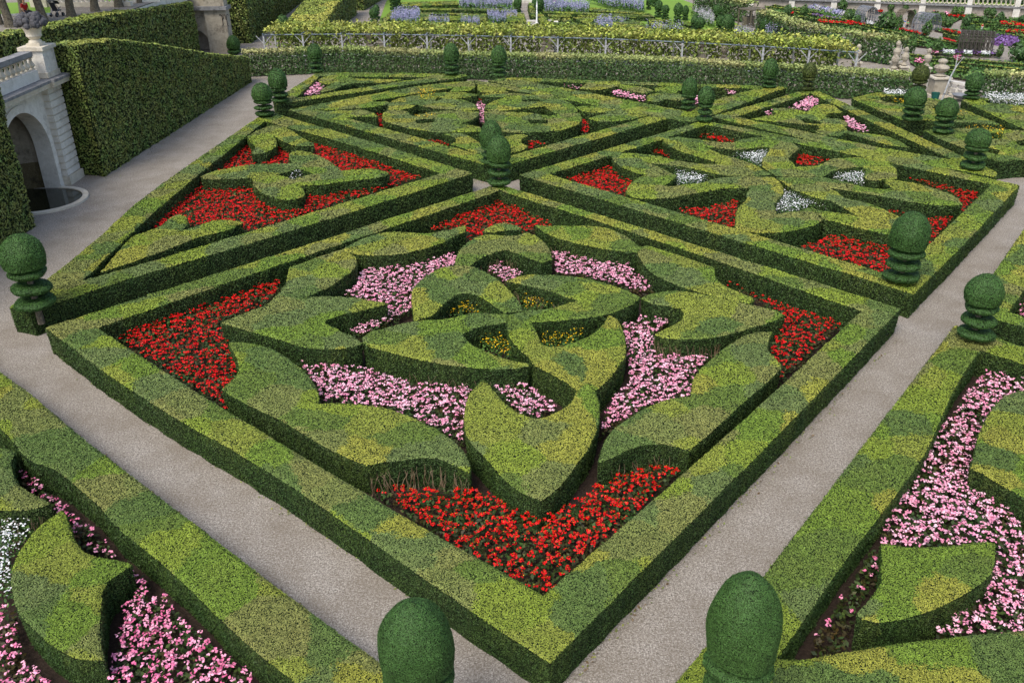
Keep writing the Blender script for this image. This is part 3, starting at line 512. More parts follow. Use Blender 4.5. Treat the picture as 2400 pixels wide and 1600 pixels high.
fl('column of pink flowers down the middle of the round knot', 'B', [(915, 710), (990, 710), (985, 760), (995, 870), (940, 840), (945, 760)], 'pink')
fl('red begonias at the right rim of the round knot', 'B', [(1648, 805), (1705, 805), (1705, 910), (1650, 925)], 'red')
fl('red begonias at the near left rim of the round knot', 'B', [(555, 955), (705, 970), (745, 1020), (640, 1005)], 'red')
fl('red begonias at the near right rim of the round knot', 'B', [(1278, 985), (1415, 985), (1285, 1035)], 'red')
flowers('tall yellow flowers rising over the upper left of the round knot', X('B', [(520, 660), (620, 640), (660, 660), (640, 690), (540, 690)]), 'yellow', h=1.05, dens=.5)
fl('yellow flowers in the small pocket at the lower left of the round knot', 'B', [(500, 825), (640, 815), (655, 842), (520, 850)], 'yellow', h=.8)
fl('thin line of yellow flowers in the right slot of the round knot', 'B', [(1285, 840), (1425, 840), (1420, 858), (1300, 858)], 'yellow', h=.5, dens=.6)
fl('small patch of pink flowers in the left of the round knot', 'B', [(484, 788), (515, 782), (520, 796), (490, 800)], 'pink')
fl('small patch of pink flowers in the right of the round knot', 'B', [(1405, 788), (1450, 788), (1445, 803), (1415, 803)], 'pink')
fl('pink flowers in the left corner of the far left triangular bed', 'A', [(2080, 668), (2180, 560), (2250, 600), (2200, 650)], 'pink', dens=1.3)
fl('tiny pink spot at the right end of the far left triangular bed', 'B', [(412, 548), (440, 550), (430, 562), (415, 562)], 'pink')
fl('left strip of pink flowers in the long far triangular bed', 'B', [(1455, 585), (1660, 600), (1640, 615), (1540, 605)], 'pink', dens=1.3)
fl('middle strip of pink flowers in the long far triangular bed', 'B', [(1855, 655), (1900, 638), (2095, 680), (2090, 705)], 'pink', dens=1.3)
fl('right strip of pink flowers in the long far triangular bed', 'C', [(275, 638), (360, 626), (380, 642), (340, 660)], 'pink', dens=1.3)
fl('pink flowers showing between the paired topiaries', 'C', [(78, 712), (105, 675), (125, 700), (112, 725)], 'pink', dens=1.3)
fl('red begonias in the left corner of the butterfly bed', 'N', [(-90, 355), (0, 300), (205, 262), (330, 370), (285, 470), (0, 395)], 'red')
fl('red begonias between the two left wings of the butterfly bed', 'N', [(400, 182), (500, 158), (610, 215), (560, 215)], 'red')
fl('red begonias in the far corner of the butterfly bed', 'N', [(735, 87), (830, 60), (990, 100), (950, 128)], 'red')
fl('red begonias between the upper wings on the right of the butterfly bed', 'P', [(280, 168), (300, 72), (565, 100), (430, 155)], 'red')
fl('red begonias in the right corner of the butterfly bed', 'P', [(915, 218), (985, 203), (1460, 322), (1330, 470), (1290, 350), (1100, 275)], 'red')
fl('red begonias under the lower left wing of the butterfly bed', 'N', [(620, 552), (800, 535), (990, 492), (970, 665), (820, 620)], 'red')
fl('red begonias in the near corner of the butterfly bed', 'P', [(310, 678), (510, 602), (890, 660), (930, 690), (890, 850), (600, 770)], 'red')
fl('red begonias beside the slender topiary in the butterfly bed', 'P', [(865, 445), (970, 462), (1000, 500), (1275, 490), (1110, 660), (1000, 560)], 'red')
fl('white daisies in the left pocket of the butterfly hedge', 'N', [(540, 290), (640, 283), (900, 320), (760, 380), (600, 392), (610, 330)], 'white', h=.45, dens=1.2)
fl('white daisies in the far pocket of the butterfly hedge', 'N', [(850, 182), (1000, 172), (1185, 170), (1148, 280), (1040, 230)], 'white', h=.45, dens=1.2)
fl('white daisies in the right pocket of the butterfly hedge', 'P', [(450, 228), (600, 183), (728, 190), (705, 230), (875, 300), (720, 295)], 'white', h=.45, dens=1.2)
fl('white daisies in the near pocket of the butterfly hedge', 'P', [(160, 460), (150, 390), (240, 305), (550, 445), (380, 415), (300, 445)], 'white', h=.45, dens=1.2)
fl('pink flowers at the top of the slanting triangular bed', 'C', [(730, 752), (870, 688), (948, 710), (870, 768)], 'pink', dens=1.3)
fl('few pink flowers at the left of the slanting triangular bed', 'C', [(550, 792), (620, 780), (620, 798)], 'pink', dens=1.2)
fl('diagonal strip of pink flowers in the slanting triangular bed', 'C', [(1105, 830), (1135, 822), (1285, 915), (1200, 905), (1130, 880)], 'pink', dens=1.3)
fl('white flowers in the back pocket of the far right triangular hedge', 'R', [(760, 52), (860, 50), (880, 72), (770, 78)], 'white', h=.55, dens=1.3)
fl('yellow flowers in the back pocket of the far right triangular hedge', 'R', [(752, 72), (850, 78), (845, 100), (760, 88)], 'yellow', h=.6, dens=1.2)
fl('red spot in the round pocket of the far right triangular hedge', 'R', [(958, 112), (985, 116), (985, 126), (965, 122)], 'red')
fl('yellow flowers in the front pocket of the far right triangular hedge', 'R', [(955, 140), (1010, 130), (1110, 150), (1100, 168), (960, 165)], 'yellow', h=.8, dens=.7)
fl('yellow flowers in the back pocket of the chunky right hedge', 'R', [(1090, 207), (1260, 210), (1250, 245), (1140, 228)], 'yellow', h=.8, dens=.8)
fl('red begonias in the small pocket of the chunky right hedge', 'R', [(1190, 275), (1245, 288), (1238, 306), (1190, 290)], 'red', h=.5)
fl('red and yellow round pocket at the right edge', 'R', [(1305, 255), (1400, 250), (1400, 275), (1330, 272)], 'red', h=.5)
fl('white flowers along the far right edge', 'R', [(1170, 74), (1344, 78), (1480, 85), (1480, 112), (1344, 108), (1200, 94)], 'white', h=.7, dens=1.5)
fl('broad drift of pink begonias in the lower right bed', 'X', [(2305, 872), (2400, 888), (2480, 900), (2480, 940), (2330, 950), (2290, 1070), (2260, 1105), (2340, 1165), (2480, 1220), (2480, 1490), (2190, 1490), (2280, 1400), (2330, 1330), (2335, 1280), (2065, 1285), (2070, 1230), (2150, 1080), (2240, 960)], 'pink', dens=1.0)
fl('sparse pink begonias in the soil strip left of the trapezoid hedge', 'I', [(1300, 640), (1180, 860), (1020, 1080), (900, 1280), (900, 1390), (1120, 1340), (1180, 1080), (1330, 860), (1380, 700)], 'deeppink', dens=.3)
fl('few pink flowers at the right edge inside the hedge corner', 'F', [(2300, 560), (2330, 470), (2400, 440), (2400, 640), (2330, 620)], 'deeppink', dens=.8)
fl('pink begonias at the bottom left in front of the wide hedge band', 'G', [(860, 1060), (950, 950), (1150, 990), (1330, 1200), (1700, 1480), (1850, 1640), (740, 1640), (800, 1350)], 'deeppink', dens=1.1)
fl('narrow line of pink begonias between hedge band and fish-tail hedge', 'G', [(115, 65), (200, 140), (400, 330), (560, 450), (760, 640), (800, 705), (560, 640), (470, 480), (350, 380), (200, 240), (120, 150)], 'deeppink', dens=.6)
fl('few pink begonias right of the fish-tail hedge', 'G', [(905, 790), (1020, 850), (1000, 960), (900, 920)], 'deeppink', dens=.6)
fl('pink begonias in the lower left picture corner', 'G', [(-40, 1060), (100, 1050), (110, 1200), (180, 1420), (260, 1500), (400, 1620), (-40, 1640)], 'deeppink', dens=.9)
fl('white daisies at the left edge beside the fish-tail hedge', 'G', [(-40, 420), (80, 430), (240, 480), (170, 600), (80, 720), (75, 970), (-40, 980)], 'white', h=.4, dens=1.)
# ---------------------------------------------------------------- soil of the beds
def soil(px, k=.97, z=.012):
    w = [G(p[0], p[1], .92) for p in px]; c = np.mean(w, 0)
    sheet('soil', [tuple(c+(np.array(p)-c)*k) for p in w], z, 'soil', world=True)
soil([(106, 766), (1290, 1549), (2110, 721), (1168, 430)])
soil([(40, 715), (1108, 405), (647, 268), (609, 275)], .95)
soil([(676, 257), (1165, 392), (1590, 269), (1117, 188)])
soil([(652, 241), (1081, 181), (900, 172), (742, 172)], .94)
soil([(1150, 188), (1600, 283), (1630, 284), (1826, 210), (1480, 193)], .95)
soil([(1217, 408), (2141, 688), (2390, 433), (1650, 282)])
soil([(1668, 273), (1888, 211), (1916, 212), (2335, 410)], .95)
soil(X('R', [(640, 72), (860, 170), (1230, 176), (985, 78), (780, 55)]), .93)
soil(X('R', [(940, 203), (1240, 330), (1500, 325), (1500, 215), (1100, 198)]), .94)
soil(X('R', [(1095, 80), (1344, 194), (1500, 262), (1500, 88), (1160, 74)]), .94)
soil([(2225, 790), (1785, 1360), (1600, 1600), (1560, 1640), (2520, 1650), (2520, 840)], .985)
soil([(2300, 700), (2402, 540), (2540, 540), (2540, 795), (2400, 755)], .95)
soil([(-160, 780), (0, 890), (240, 1080), (560, 1330), (860, 1545), (940, 1640), (-300, 1640)], .98)
# ---------------------------------------------------------------- topiaries
def lsurf(prof, seg, rough=0.):
    an = np.linspace(0, 2*math.pi, seg, endpoint=False); V_ = []
    ph = rng.random()*6
    for i, (r, z) in enumerate(prof):
        rr = r*(1+rough*np.sin(an*3+ph+z*3)+rough*.7*np.sin(an*5+ph*2-z*5)); V_.append(np.column_stack([rr*np.cos(an), rr*np.sin(an), np.full(seg, z)]))
    V_ = np.concatenate(V_); f = []
    for i in range(len(prof)-1):
        for j in range(seg):
            a, b, c, d = i*seg+j, i*seg+(j+1) % seg, (i+1)*seg+(j+1) % seg, (i+1)*seg+j; f += [(a, b, c), (a, c, d)]
    return V_, np.array(f)
GT = 'clipped topiaries on the hedge corners'
def topiary(label, bx, by, dx, top, bot, w, z0=.92, mat='yew', tiers=3, shape='egg', twist=0., sz=1.0, group=GT):
    # ground place: the dome's middle stands over the base
    x, y = G(bx, by, z0)
    for _ in range(6):
        R0 = w/2*depth(x, y, 2)/F; zt = ZAT(x, y, top); zb = ZAT(x, y-R0*.9, bot); q = PJ(x, y, (zt+zb)/2); x += (dx-q[0])*depth(x, y, 1)/F
    R0 = w/2*depth(x, y, zb)/F*.97; zb = max(zb, z0+.05)
    o = empty('topiary', (x, y, 0), label=label, cat='topiary', group=group)
    off = np.array([x, y, 0.])
    def part(name, prof, seg, young=.5, lean=(0, 0)):
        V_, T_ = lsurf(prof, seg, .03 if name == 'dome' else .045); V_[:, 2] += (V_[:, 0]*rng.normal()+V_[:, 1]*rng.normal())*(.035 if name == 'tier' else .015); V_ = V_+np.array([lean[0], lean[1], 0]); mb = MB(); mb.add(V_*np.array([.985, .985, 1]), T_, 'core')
        W_ = V_+off; m2 = MB(); surf(m2, W_, T_, mat, young, 2.3, .5, .3, k=.8)
        for v, f in zip(m2.v, m2.f): mb.v.append(v-off); mb.f.append((f[0]-0+mb.n, mb.slot(mat), f[2], f[3])); mb.n += len(v)
        return mb.build(name, o)
    H_ = zt-zb; prof = [(.02, zb+.03*H_)]
    for i in range(13):
        t = i/12
        if shape == 'egg': r = (1-max(0, (t-.28)/.72)**2.1)**.62*(.93+.07*min(1, t/.25)) if t < 1 else .02
        else: r = (1-t**2.6)**.62 if t < 1 else .02
        prof.append((R0*max(r, .02), zb+H_*t))
    part('dome', prof, 26)
    if zb-z0 > .25 and tiers:
        hh = (zb-z0)/tiers
        for i in range(tiers):
            zc = z0+hh*(i+.5); rt = R0*(.98 if i == 0 else .93)*(.93+.12*rng.random()); th = hh*.30
            pr = [(rt*.2, zc-th*1.0), (rt*.75, zc-th*.85), (rt*.97, zc-th*.3), (rt, zc+th*.15), (rt*.9, zc+th*.75), (rt*.6, zc+th), (rt*.18, zc+th*.95)]
            part('tier', pr, 22, .4, (twist*(tiers-i)*.02, 0))
    m = MB(); m.tube([(0, 0, z0-.5), (0, 0, zb+.05)], [.07+R0*.06, .05+R0*.05], 'bark'); m.build('trunk', o)
    return o
topiary('large smooth dome topiary cut by the bottom edge left of the hedge corner', 985, 1720, 973, 1412, 1620, 180)
topiary('large dome topiary cut by the bottom edge on the right, wide base', 1715, 1680, 1750, 1347, 1585, 174)
topiary('round-headed topiary at the left picture edge on the triangle bed corner', 73, 725, 50, 548, 640, 101)
topiary('front topiary of the overlapping pair at the central crossing', 1167, 436, 1169, 317, 381, 58)
topiary('rear topiary of the overlapping pair at the central crossing', 1150, 385, 1151, 281, 345, 53)
topiary('tall slender egg-topped topiary on the near corner of the butterfly bed', 2118, 660, 2136, 495, 591, 90)
topiary('topiary with wide spiral tiers beside the right gravel path', 2278, 795, 2310, 642, 722, 87, twist=1)
topiary('front one of the two topiaries beside the left gravel walk', 616, 273, 613, 194, 236, 48)
topiary('rear one of the two topiaries beside the left gravel walk', 654, 240, 650, 160, 207, 44)
topiary('topiary in front of the left end of the leafy screen', 737, 171, 736, 103, 137, 34)
topiary('left one of two tall topiaries before the middle of the screen', 1058, 176, 1057, 101, 142, 37)
topiary('right one of two tall topiaries before the middle of the screen', 1170, 181, 1169.5, 106, 147, 37)
topiary('rear left one of the pair at the end of the long far triangle', 1612, 257, 1617, 182, 222, 36)
topiary('front right one of the pair at the end of the long far triangle', 1652, 286, 1656, 202, 243, 39)
topiary('dark green topiary at the right end of the long far triangle', 1804, 206, 1807, 137, 178, 35)
topiary('brownish bronze topiary before the leafy screen', 1897, 213, 1899, 146, 181, 32, mat='oldyew')
topiary('topiary left of the stone pedestal at the stair, white flowers below', 2153, 226, 2160, 152, 188, 39, mat='oldyew')
topiary('topiary with a big dome on the left corner of the far right triangular hedge', 2138, 283, 2148, 203, 246, 51)
topiary('topiary with a big dome and broad tiers behind the chunky right hedge', 2206, 313, 2222, 229, 273, 51)
topiary('round-domed topiary at the right tip of the slanting triangle', 2278, 396, 2296, 301, 345, 57)
topiary('topiary at the gap of the screen right of the stone pedestal', 2279, 233, 2286, 170, 207, 39)
# ---------------------------------------------------------------- left side: walk, tall hedges, fountain niche
def RX(px, py, xp):
    "point of the plane x = xp seen at a picture point -> (y, z)"
    d = fw*F+CR*(px-1200)-CU*(py-800); t = xp/d[0]; return t*d[1], HC+t*d[2]
def RY(px, py, yp):
    d = fw*F+CR*(px-1200)-CU*(py-800); t = yp/d[1]; return t*d[0], HC+t*d[2]
def lerp_top(ys, zs): return lambda x, y: np.interp(y, ys, zs)
def rect(x0, x1, y0, y1, sk=0.): 
    "a box plan along the walk, which leans a little: x shifts by sk per metre of y"
    return [(x0+sk*(y0-y0), y0), (x1, y0), (x1+sk*(y1-y0), y1), (x0+sk*(y1-y0), y1)]
def dense(poly, s=.4):
    o = []
    for i, p in enumerate(poly):
        q = poly[(i+1) % len(poly)]; k_ = max(1, int(math.dist(p, q)/s)); o += [(p[0]+(q[0]-p[0])*j/k_, p[1]+(q[1]-p[1])*j/k_) for j in range(k_)]
    return o
GH = 'tall clipped hornbeam hedges along the walk'
h1n, h1f = G(245, 415), G(592, 192)
def h1top(x, y): return np.interp(y, [43.4, 47.5, 53, 60, 67], [6.3, ZAT(-19.9, 47.5, 92)*1.0, ZAT(-19.6, 53, 106), ZAT(-19.2, 60, 126), 1.75])
hedge('tall wedge-shaped hornbeam hedge left of the gravel walk, beside the fountain niche', [dense([h1n, h1f, (h1f[0]-1.7, h1f[1]), (h1n[0]-1.75, h1n[1]+.6)])], top=h1top, mat='hornbeam', name='hornbeam_hedge', world=True, group=GH, smin=.085, wob=.06, young=.6, cover=2.0)
hedge('tall hornbeam hedge cut by the left picture edge in front of the fountain niche', [dense([(-20.2, 36.2), (-23.2, 36.2), (-23.6, 24), (-20.6, 24)])], top=6.9, mat='hornbeam', name='hornbeam_hedge', world=True, group=GH, smin=.08, wob=.06, young=.6, cover=2.0)
def upr(px, py, xp): y, z = RX(px, py, xp); return y, z
hx = -26.2; pts_ = sorted([RX(px, py, hx) for px, py in ((2, 84), (95, 70), (180, 52), (250, 35), (330, 24), (400, 12), (468, 2))])
hedge('tall hornbeam hedge behind the balustrade on the upper level', [dense([(hx, 34), (hx, 79), (hx-1.5, 79), (hx-1.5, 34)])], top=lerp_top([p[0] for p in pts_], [p[1] for p in pts_]), mat='hornbeam', name='hornbeam_hedge', world=True, group=GH, smin=.12, wob=.06, young=.6, cover=2.0)
hedge('tall hornbeam hedge beyond the carved stone pier', [dense([(-23.3, 84.5), (-25.4, 121), (-28.5, 121), (-26.4, 84.5)])], top=6.5, mat='hornbeam', name='hornbeam_hedge', world=True, group=GH, smin=.13, wob=.08, young=.6, cover=2.0)
hedge('broad hornbeam hedge between the two far paths, paler on top', [dense([(-16.9, 86), (-16.6, 103.5), (-20, 103.5), (-20.5, 86)])], top=lerp_top([86, 103.5], [1.5, 3.6]), mat='hornbeam', name='hornbeam_hedge', world=True, group=GH, smin=.13, wob=.05, cover=2.0)
hedge('farthest hornbeam hedge beside the far gravel path', [dense([(-16.3, 107), (-15, 124), (-18, 124), (-19.5, 107)])], top=4.5, mat='hornbeam', name='hornbeam_hedge', world=True, group=GH, smin=.13, wob=.05, cover=2.0)
# fountain niche wall in the plane x = XW
XW = -21.62
nw = empty('niche_wall', (XW, 40, 0), label='pale stone wall with an arched fountain niche and balustrade at the left edge', cat='wall')
off = np.array([XW, 40, 0])
def loc(mb):
    for i, v in enumerate(mb.v): mb.v[i] = v-off
    return mb
zc0 = ZAT(*G(191, 414), 190); zc1 = zc0+.28   # underside and top of the cornice
ya, yb = RX(140, 440, XW)[0], RX(140, 440, XW)[0]-4.2; ym = (ya+yb)/2; rad = (ya-yb)/2; zs = max(1.2, RX(51, 262, XW)[1]-rad)
mb = MB(); arc = [(yb, 0)]+[(ym-rad*math.cos(a), zs+rad*math.sin(a)) for a in np.linspace(0, math.pi, 22)]+[(ya, 0)]
outl = [(30., 0), (30., zc0)]+[(43.4, zc0), (43.4, 0)]
poly = [(30., zc0), (30., 0)]+arc+[(43.4, 0), (43.4, zc0)]
t = delaunay_2d_cdt([Vector(p) for p in poly], [(i, (i+1) % len(poly)) for i in range(len(poly))], [], 0, 1e-6)
tv = np.array([(p.x, p.y) for p in t[0]]); tf_ = np.array([tuple(f) for f in t[2]]); ok = inside(tv[tf_].mean(1), poly)
for dx in (0, -.7): mb.add([(XW+dx, p[0], p[1]) for p in tv], tf_[ok], 'palestone')
for a, b in zip(arc[:-1], arc[1:]): mb.add([(XW, a[0], a[1]), (XW-.7, a[0], a[1]), (XW-.7, b[0], b[1]), (XW, b[0], b[1])], [(0, 1, 2, 3)], 'palestone')
mb.box((XW-.35, 43.45, zc0/2), (.7, .1, zc0), 'palestone'); mb.box((XW-.35, 36.7, zc0+.02), (.7, 13.4, .04), 'palestone')
loc(mb).build('wall', nw)
mb = MB()   # raised frame round the arch
for a, b in zip(arc[:-1], arc[1:]):
    def outw(p, k_=1.0): 
        dy, dz = p[0]-ym, max(0, p[1]-zs); l_ = math.hypot(dy, dz) or 1
        return (p[0]+dy/l_*.34, p[1]+dz/l_*.34)
    ao, bo = outw(a), outw(b); x1 = XW+.09
    mb.add([(x1, *a), (x1, *b), (x1, *bo), (x1, *ao), (XW, *ao), (XW, *bo), (XW, *a), (XW, *b)], [(0, 1, 2, 3), (3, 2, 5, 4), (1, 0, 6, 7)], 'palestone')
loc(mb).build('arch_moulding', nw)
mb = MB()
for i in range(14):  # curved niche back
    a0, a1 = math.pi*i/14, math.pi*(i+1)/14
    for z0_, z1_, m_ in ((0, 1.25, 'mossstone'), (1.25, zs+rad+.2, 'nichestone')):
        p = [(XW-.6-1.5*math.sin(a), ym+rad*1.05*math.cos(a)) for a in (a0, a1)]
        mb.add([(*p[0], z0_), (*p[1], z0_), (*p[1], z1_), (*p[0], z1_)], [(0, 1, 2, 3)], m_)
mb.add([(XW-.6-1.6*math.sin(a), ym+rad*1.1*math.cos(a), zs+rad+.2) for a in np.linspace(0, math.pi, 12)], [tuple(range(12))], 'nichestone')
loc(mb).build('niche', nw)
mb = MB(); py0, py1 = RX(150, 437, XW)[0]+.02, 43.5; nb = 13; bh = (zc0-.45)/nb   # pilaster of rusticated blocks
mb.box((XW+.16, (py0+py1)/2, .2), (.5, py1-py0+.16, .42), 'stone')
for i in range(nb):
    mb.box((XW+.14, (py0+py1)/2, .42+bh*(i+.5)), (.36, py1-py0, bh-.07), 'palestone'); mb.box((XW+.12, (py0+py1)/2, .42+bh*i), (.3, py1-py0-.06, .08), 'stone')
loc(mb).build('pilaster', nw)
mb = MB()
for dz, w_, h_ in ((0, .35, .12), (.12, .45, .1), (.22, .55, .12)):
    mb.box((XW+.1, 36.8, zc0+dz+h_/2), (w_*1.0+.6, 13.2+w_*.6, h_), 'stone' if dz < .2 else 'darkstone'); mb.box((XW+.16, (py0+py1)/2, zc0+dz+h_/2+.003), (w_+.78, py1-py0+w_*.8, h_), 'stone' if dz < .2 else 'darkstone')
loc(mb).build('cornice', nw)
zb0 = zc0+.36; yP0, yP1 = RX(84, 178, XW)[0], RX(119, 165, XW)[0]; zr = RX(80, 118, XW)[1]
yPc = (py0+py1)/2; pw = 1.15
mb = MB(); mb.box((XW-.05, yPc, (zb0+zr)/2), (.95, pw, zr-zb0), 'palestone'); mb.box((XW-.05, yPc, zr+.07), (1.15, pw+.2, .16), 'stone'); mb.box((XW-.05, yPc, zb0+.12), (1.05, pw+.1, .24), 'stone')
loc(mb).build('pedestal', nw)
mb = MB(); mb.box((XW-.05, 36, zb0+.22), (.5, 11.8, .45), 'palestone'); loc(mb).build('plinth', nw)
mb = MB(); mb.box((XW-.05, 36, zr-.05), (.5, 11.6, .2), 'darkstone'); mb.box((XW-.05, 36, zr-.17), (.4, 11.6, .06), 'darkstone'); loc(mb).build('balustrade_rail', nw)
bprof = [(.06, 0), (.13, .0), (.13, .07), (.07, .1), (.10, .17), (.145, .28), (.14, .36), (.09, .5), (.06, .62), (.085, .68), (.055, .74), (.12, .8), (.12, .9)]
hb = (zr-.2)-(zb0+.45)
for i in range(14):
    mb = MB(); mb.lathe([(r*1.05, z/.9*hb) for r, z in bprof], 'stone', (XW-.05, yPc-pw/2-.3-i*.44, zb0+.45), 10); loc(mb).build('baluster', nw, smooth=False)
# urn with carved fruit on the pedestal
ux, uy, uz = XW-.05, yPc, zr+.15; uh = max(1.2, RX(66, 32, ux)[1]-uz)
ur = empty('stone_urn', (ux, uy, uz), label='stone urn with a lichen-covered carved fruit basket on the balustrade pedestal', cat='urn')
mb = MB(); mb.box((0, 0, .06), (.6, .6, .12), 'stone'); mb.lathe([(.3, .12), (.28, .2), (.2, .26), (.27, .34), (.34, .42), (.33, .5), (.36, .62), (.4, .95*uh*.55), (.46, uh*.58), (.4, uh*.6)], 'stone', seg=18); mb.build('bowl', ur)
mb = MB(); rg = np.random.default_rng(3)
for i in range(75):
    a = rg.random()*6.283; t_ = rg.random(); rr = .6*math.sin(math.acos(t_*.98)); r = .1+.06*rg.random(); z = uh*.6+.05+t_*uh*.36
    mb.lathe([(r*math.cos(p), r*math.sin(p)) for p in np.linspace(-1.4, 1.4, 6)], 'urnfruit', (rr*math.cos(a), rr*math.sin(a), z), 7)
mb.build('carved_fruit', ur)
# pool
pool = empty('pool_basin', (XW+.05, ym+.05, 0), label='half-round pool with a pale stone rim in front of the fountain niche', cat='pool')
mb = MB(); n_ = 28; R1, R2 = 1.78, 2.04
for i in range(n_):
    a0, a1 = -math.pi/2+math.pi*i/n_, -math.pi/2+math.pi*(i+1)/n_
    P4 = [(r*math.cos(a), r*math.sin(a)) for a in (a0, a1) for r in (R1, R2)]
    v = [(*p, z) for z in (0, .1) for p in P4]; mb.add(v, [(4, 5, 7, 6), (1, 3, 7, 5), (0, 4, 6, 2)], 'stone')
mb.build('rim', pool)
mb = MB(); mb.add([(0, -R1, .05)]+[(R1*math.cos(a), R1*math.sin(a), .05) for a in np.linspace(-math.pi/2, math.pi/2, 24)]+[(-2.2, R1, .05), (-2.2, -R1, .05)], [tuple(range(27))], 'water'); mb.build('water_surface', pool)
# coiled hose by the pilaster
mb = MB(); mb.tube([(-20.9+.12*math.cos(t*1.3)*(1-t/30), 44.0+.14*math.sin(t*1.3), .05+t*.03) for t in np.linspace(0, 16, 60)], .03, 'hosegreen', 5); tag(mb.build('garden_hose'), 'dark green garden hose coiled at the foot of the stone pilaster', 'hose')
# upper terrace behind the hedges
TZ = 5.0
sheet('terrace', [(-27, 34), (-26.7, 79), (-27, 150), (-140, 150), (-140, 20), (-26, 20)], TZ, 'gravel', world=True)
sheet('terrace', [(XW-.3, 30), (XW-.3, 43.3), (-26, 43.3), (-26, 30)], zb0-.02, 'gravel', world=True)
mb = MB(); mb.add([(XW-.3, 43.3, zb0-.03), (-26, 43.3, zb0-.03), (-26, 70, 0.2), (XW-.3, 70, .2)], [(0, 1, 2, 3)], 'gravel'); mb.add([(-26.6, 34, 0), (-26.6, 79, 0), (-26.6, 79, TZ), (-26.6, 34, TZ)], [(0, 1, 2, 3)], 'palestone'); tag(mb.build('terrain'), None, None, None, 'structure')
gz = lambda px, py: G(px, py, TZ)
sheet('lawn', [gz(*p) for p in ((-60, 52), (60, 28), (90, 40), (118, 34), (118, 6), (60, 6), (-60, 10))], TZ+.012, 'lawn', world=True)
sheet('lawn', [gz(*p) for p in ((247, 14), (262, 8), (330, -2), (330, -30), (240, -30))], TZ+.012, 'lawn', world=True)
for i, (px, py, top_, lab) in enumerate(((25, 64, 6.9, 'tree trunk nearest the left edge on the upper terrace'), (103, 52, 7.0, 'tree on the upper terrace whose low crown hangs above the urn'), (168, 39, 9, 'tree on the upper terrace right of the pushchair'), (224, 27, 9, 'tree on the upper terrace in front of the far balustrade'),
                                         (279, 17, 9, 'slim tree on the upper terrace right of the far balustrade'), (53, 32, 8.0, 'tree behind the person in red on the upper terrace'), (296, 8, 9, 'farther slim tree at the top edge of the upper terrace'), (327, 7, 9, 'farthest tree at the top edge above the hornbeam hedge'), (1, 58, 7.2, 'tree cut by the left picture edge on the upper terrace'))):
    x, y = gz(px, py); tr = empty('lime_tree', (x, y, TZ), label=lab, cat='tree', group='lime trees on the upper terrace')
    r = .27 if i < 5 else .17; ln = -.25 if i < 2 else .1
    mb = MB(); ztop = top_-TZ+.4; mb.tube([(0, 0, -.1), (ln*.1, 0, .5), (ln*.6, 0, 1.5), (ln*1.2, .1, ztop)], [r*1.35, r, r*.9, r*.6], 'bark', 9)
    for q in range(6):
        a = q*1.05+i; mb.tube([(ln*1., .08, ztop-.7), (ln+.8*math.cos(a), .8*math.sin(a), ztop+.3), (ln+1.9*math.cos(a), 1.9*math.sin(a), ztop+1.1)], [r*.45, r*.3, .04], 'bark', 5)
    mb.build('trunk', tr)
    n = 1500; rg = np.random.default_rng(i); P_ = rg.normal(size=(n, 3)); P_ /= np.linalg.norm(P_, axis=1)[:, None]; D_ = P_.copy(); cl = rg.random((26, 3))*2-1
    P_ = P_*(1.5+.9*rg.random((n, 1)))*np.array([1.1, 1.1, .8])*(1+.12*np.sin(P_[:, :1]*7+i)); P_ += np.array([ln*1.2, 0, ztop+1.5])
    mb = MB(); mb.leaves(P_, D_, .2, 'shrub', .5, 1.2, .2); mb.build('crown', tr)
bl = empty('stone_balustrade', (*gz(205, 18), TZ), label='low stone balustrade on the upper terrace behind the tree trunks', cat='balustrade')
mb = MB(); Lb = 6.0; mb.box((0, .6, .15), (Lb, .5, .3), 'stone'); mb.box((0, .6, 1.05), (Lb, .45, .16), 'stone'); mb.build('frame', bl)
for i in range(16):
    mb = MB(); mb.lathe([(r*1.1, .3+z*.76) for r, z in bprof], 'palestone', (-Lb/2+.3+i*.36, .6, 0), 8); mb.build('baluster', bl)
mb = MB(); mb.box((-Lb/2-.6, .6, .7), (1.2, .8, 1.4), 'stone'); mb.box((-Lb/2-.6, .6, 1.45), (1.35, .95, .12), 'stone'); mb.build('end_pier', bl)
bx, by = gz(40, 52); bn = empty('stone_bench', (bx, by, TZ), .12, label='long pale stone bench on the upper terrace lawn edge', cat='bench')
mb = MB(); mb.box((0, 0, .43), (4.2, .45, .1), 'palestone'); mb.build('seat', bn)
for xx in (-1.6, 0, 1.6): mb = MB(); mb.box((xx, 0, .19), (.2, .4, .38), 'stone'); mb.build('leg', bn)
mb = MB(); mb.box((0, 0, .04), (5.5, .25, .12), 'palestone'); o = tag(mb.build('stone_kerb'), 'long white kerb stone beside the lawn at the top of the picture', 'kerb'); o.location = (*gz(285, 8), TZ); o.rotation_euler.z = .25
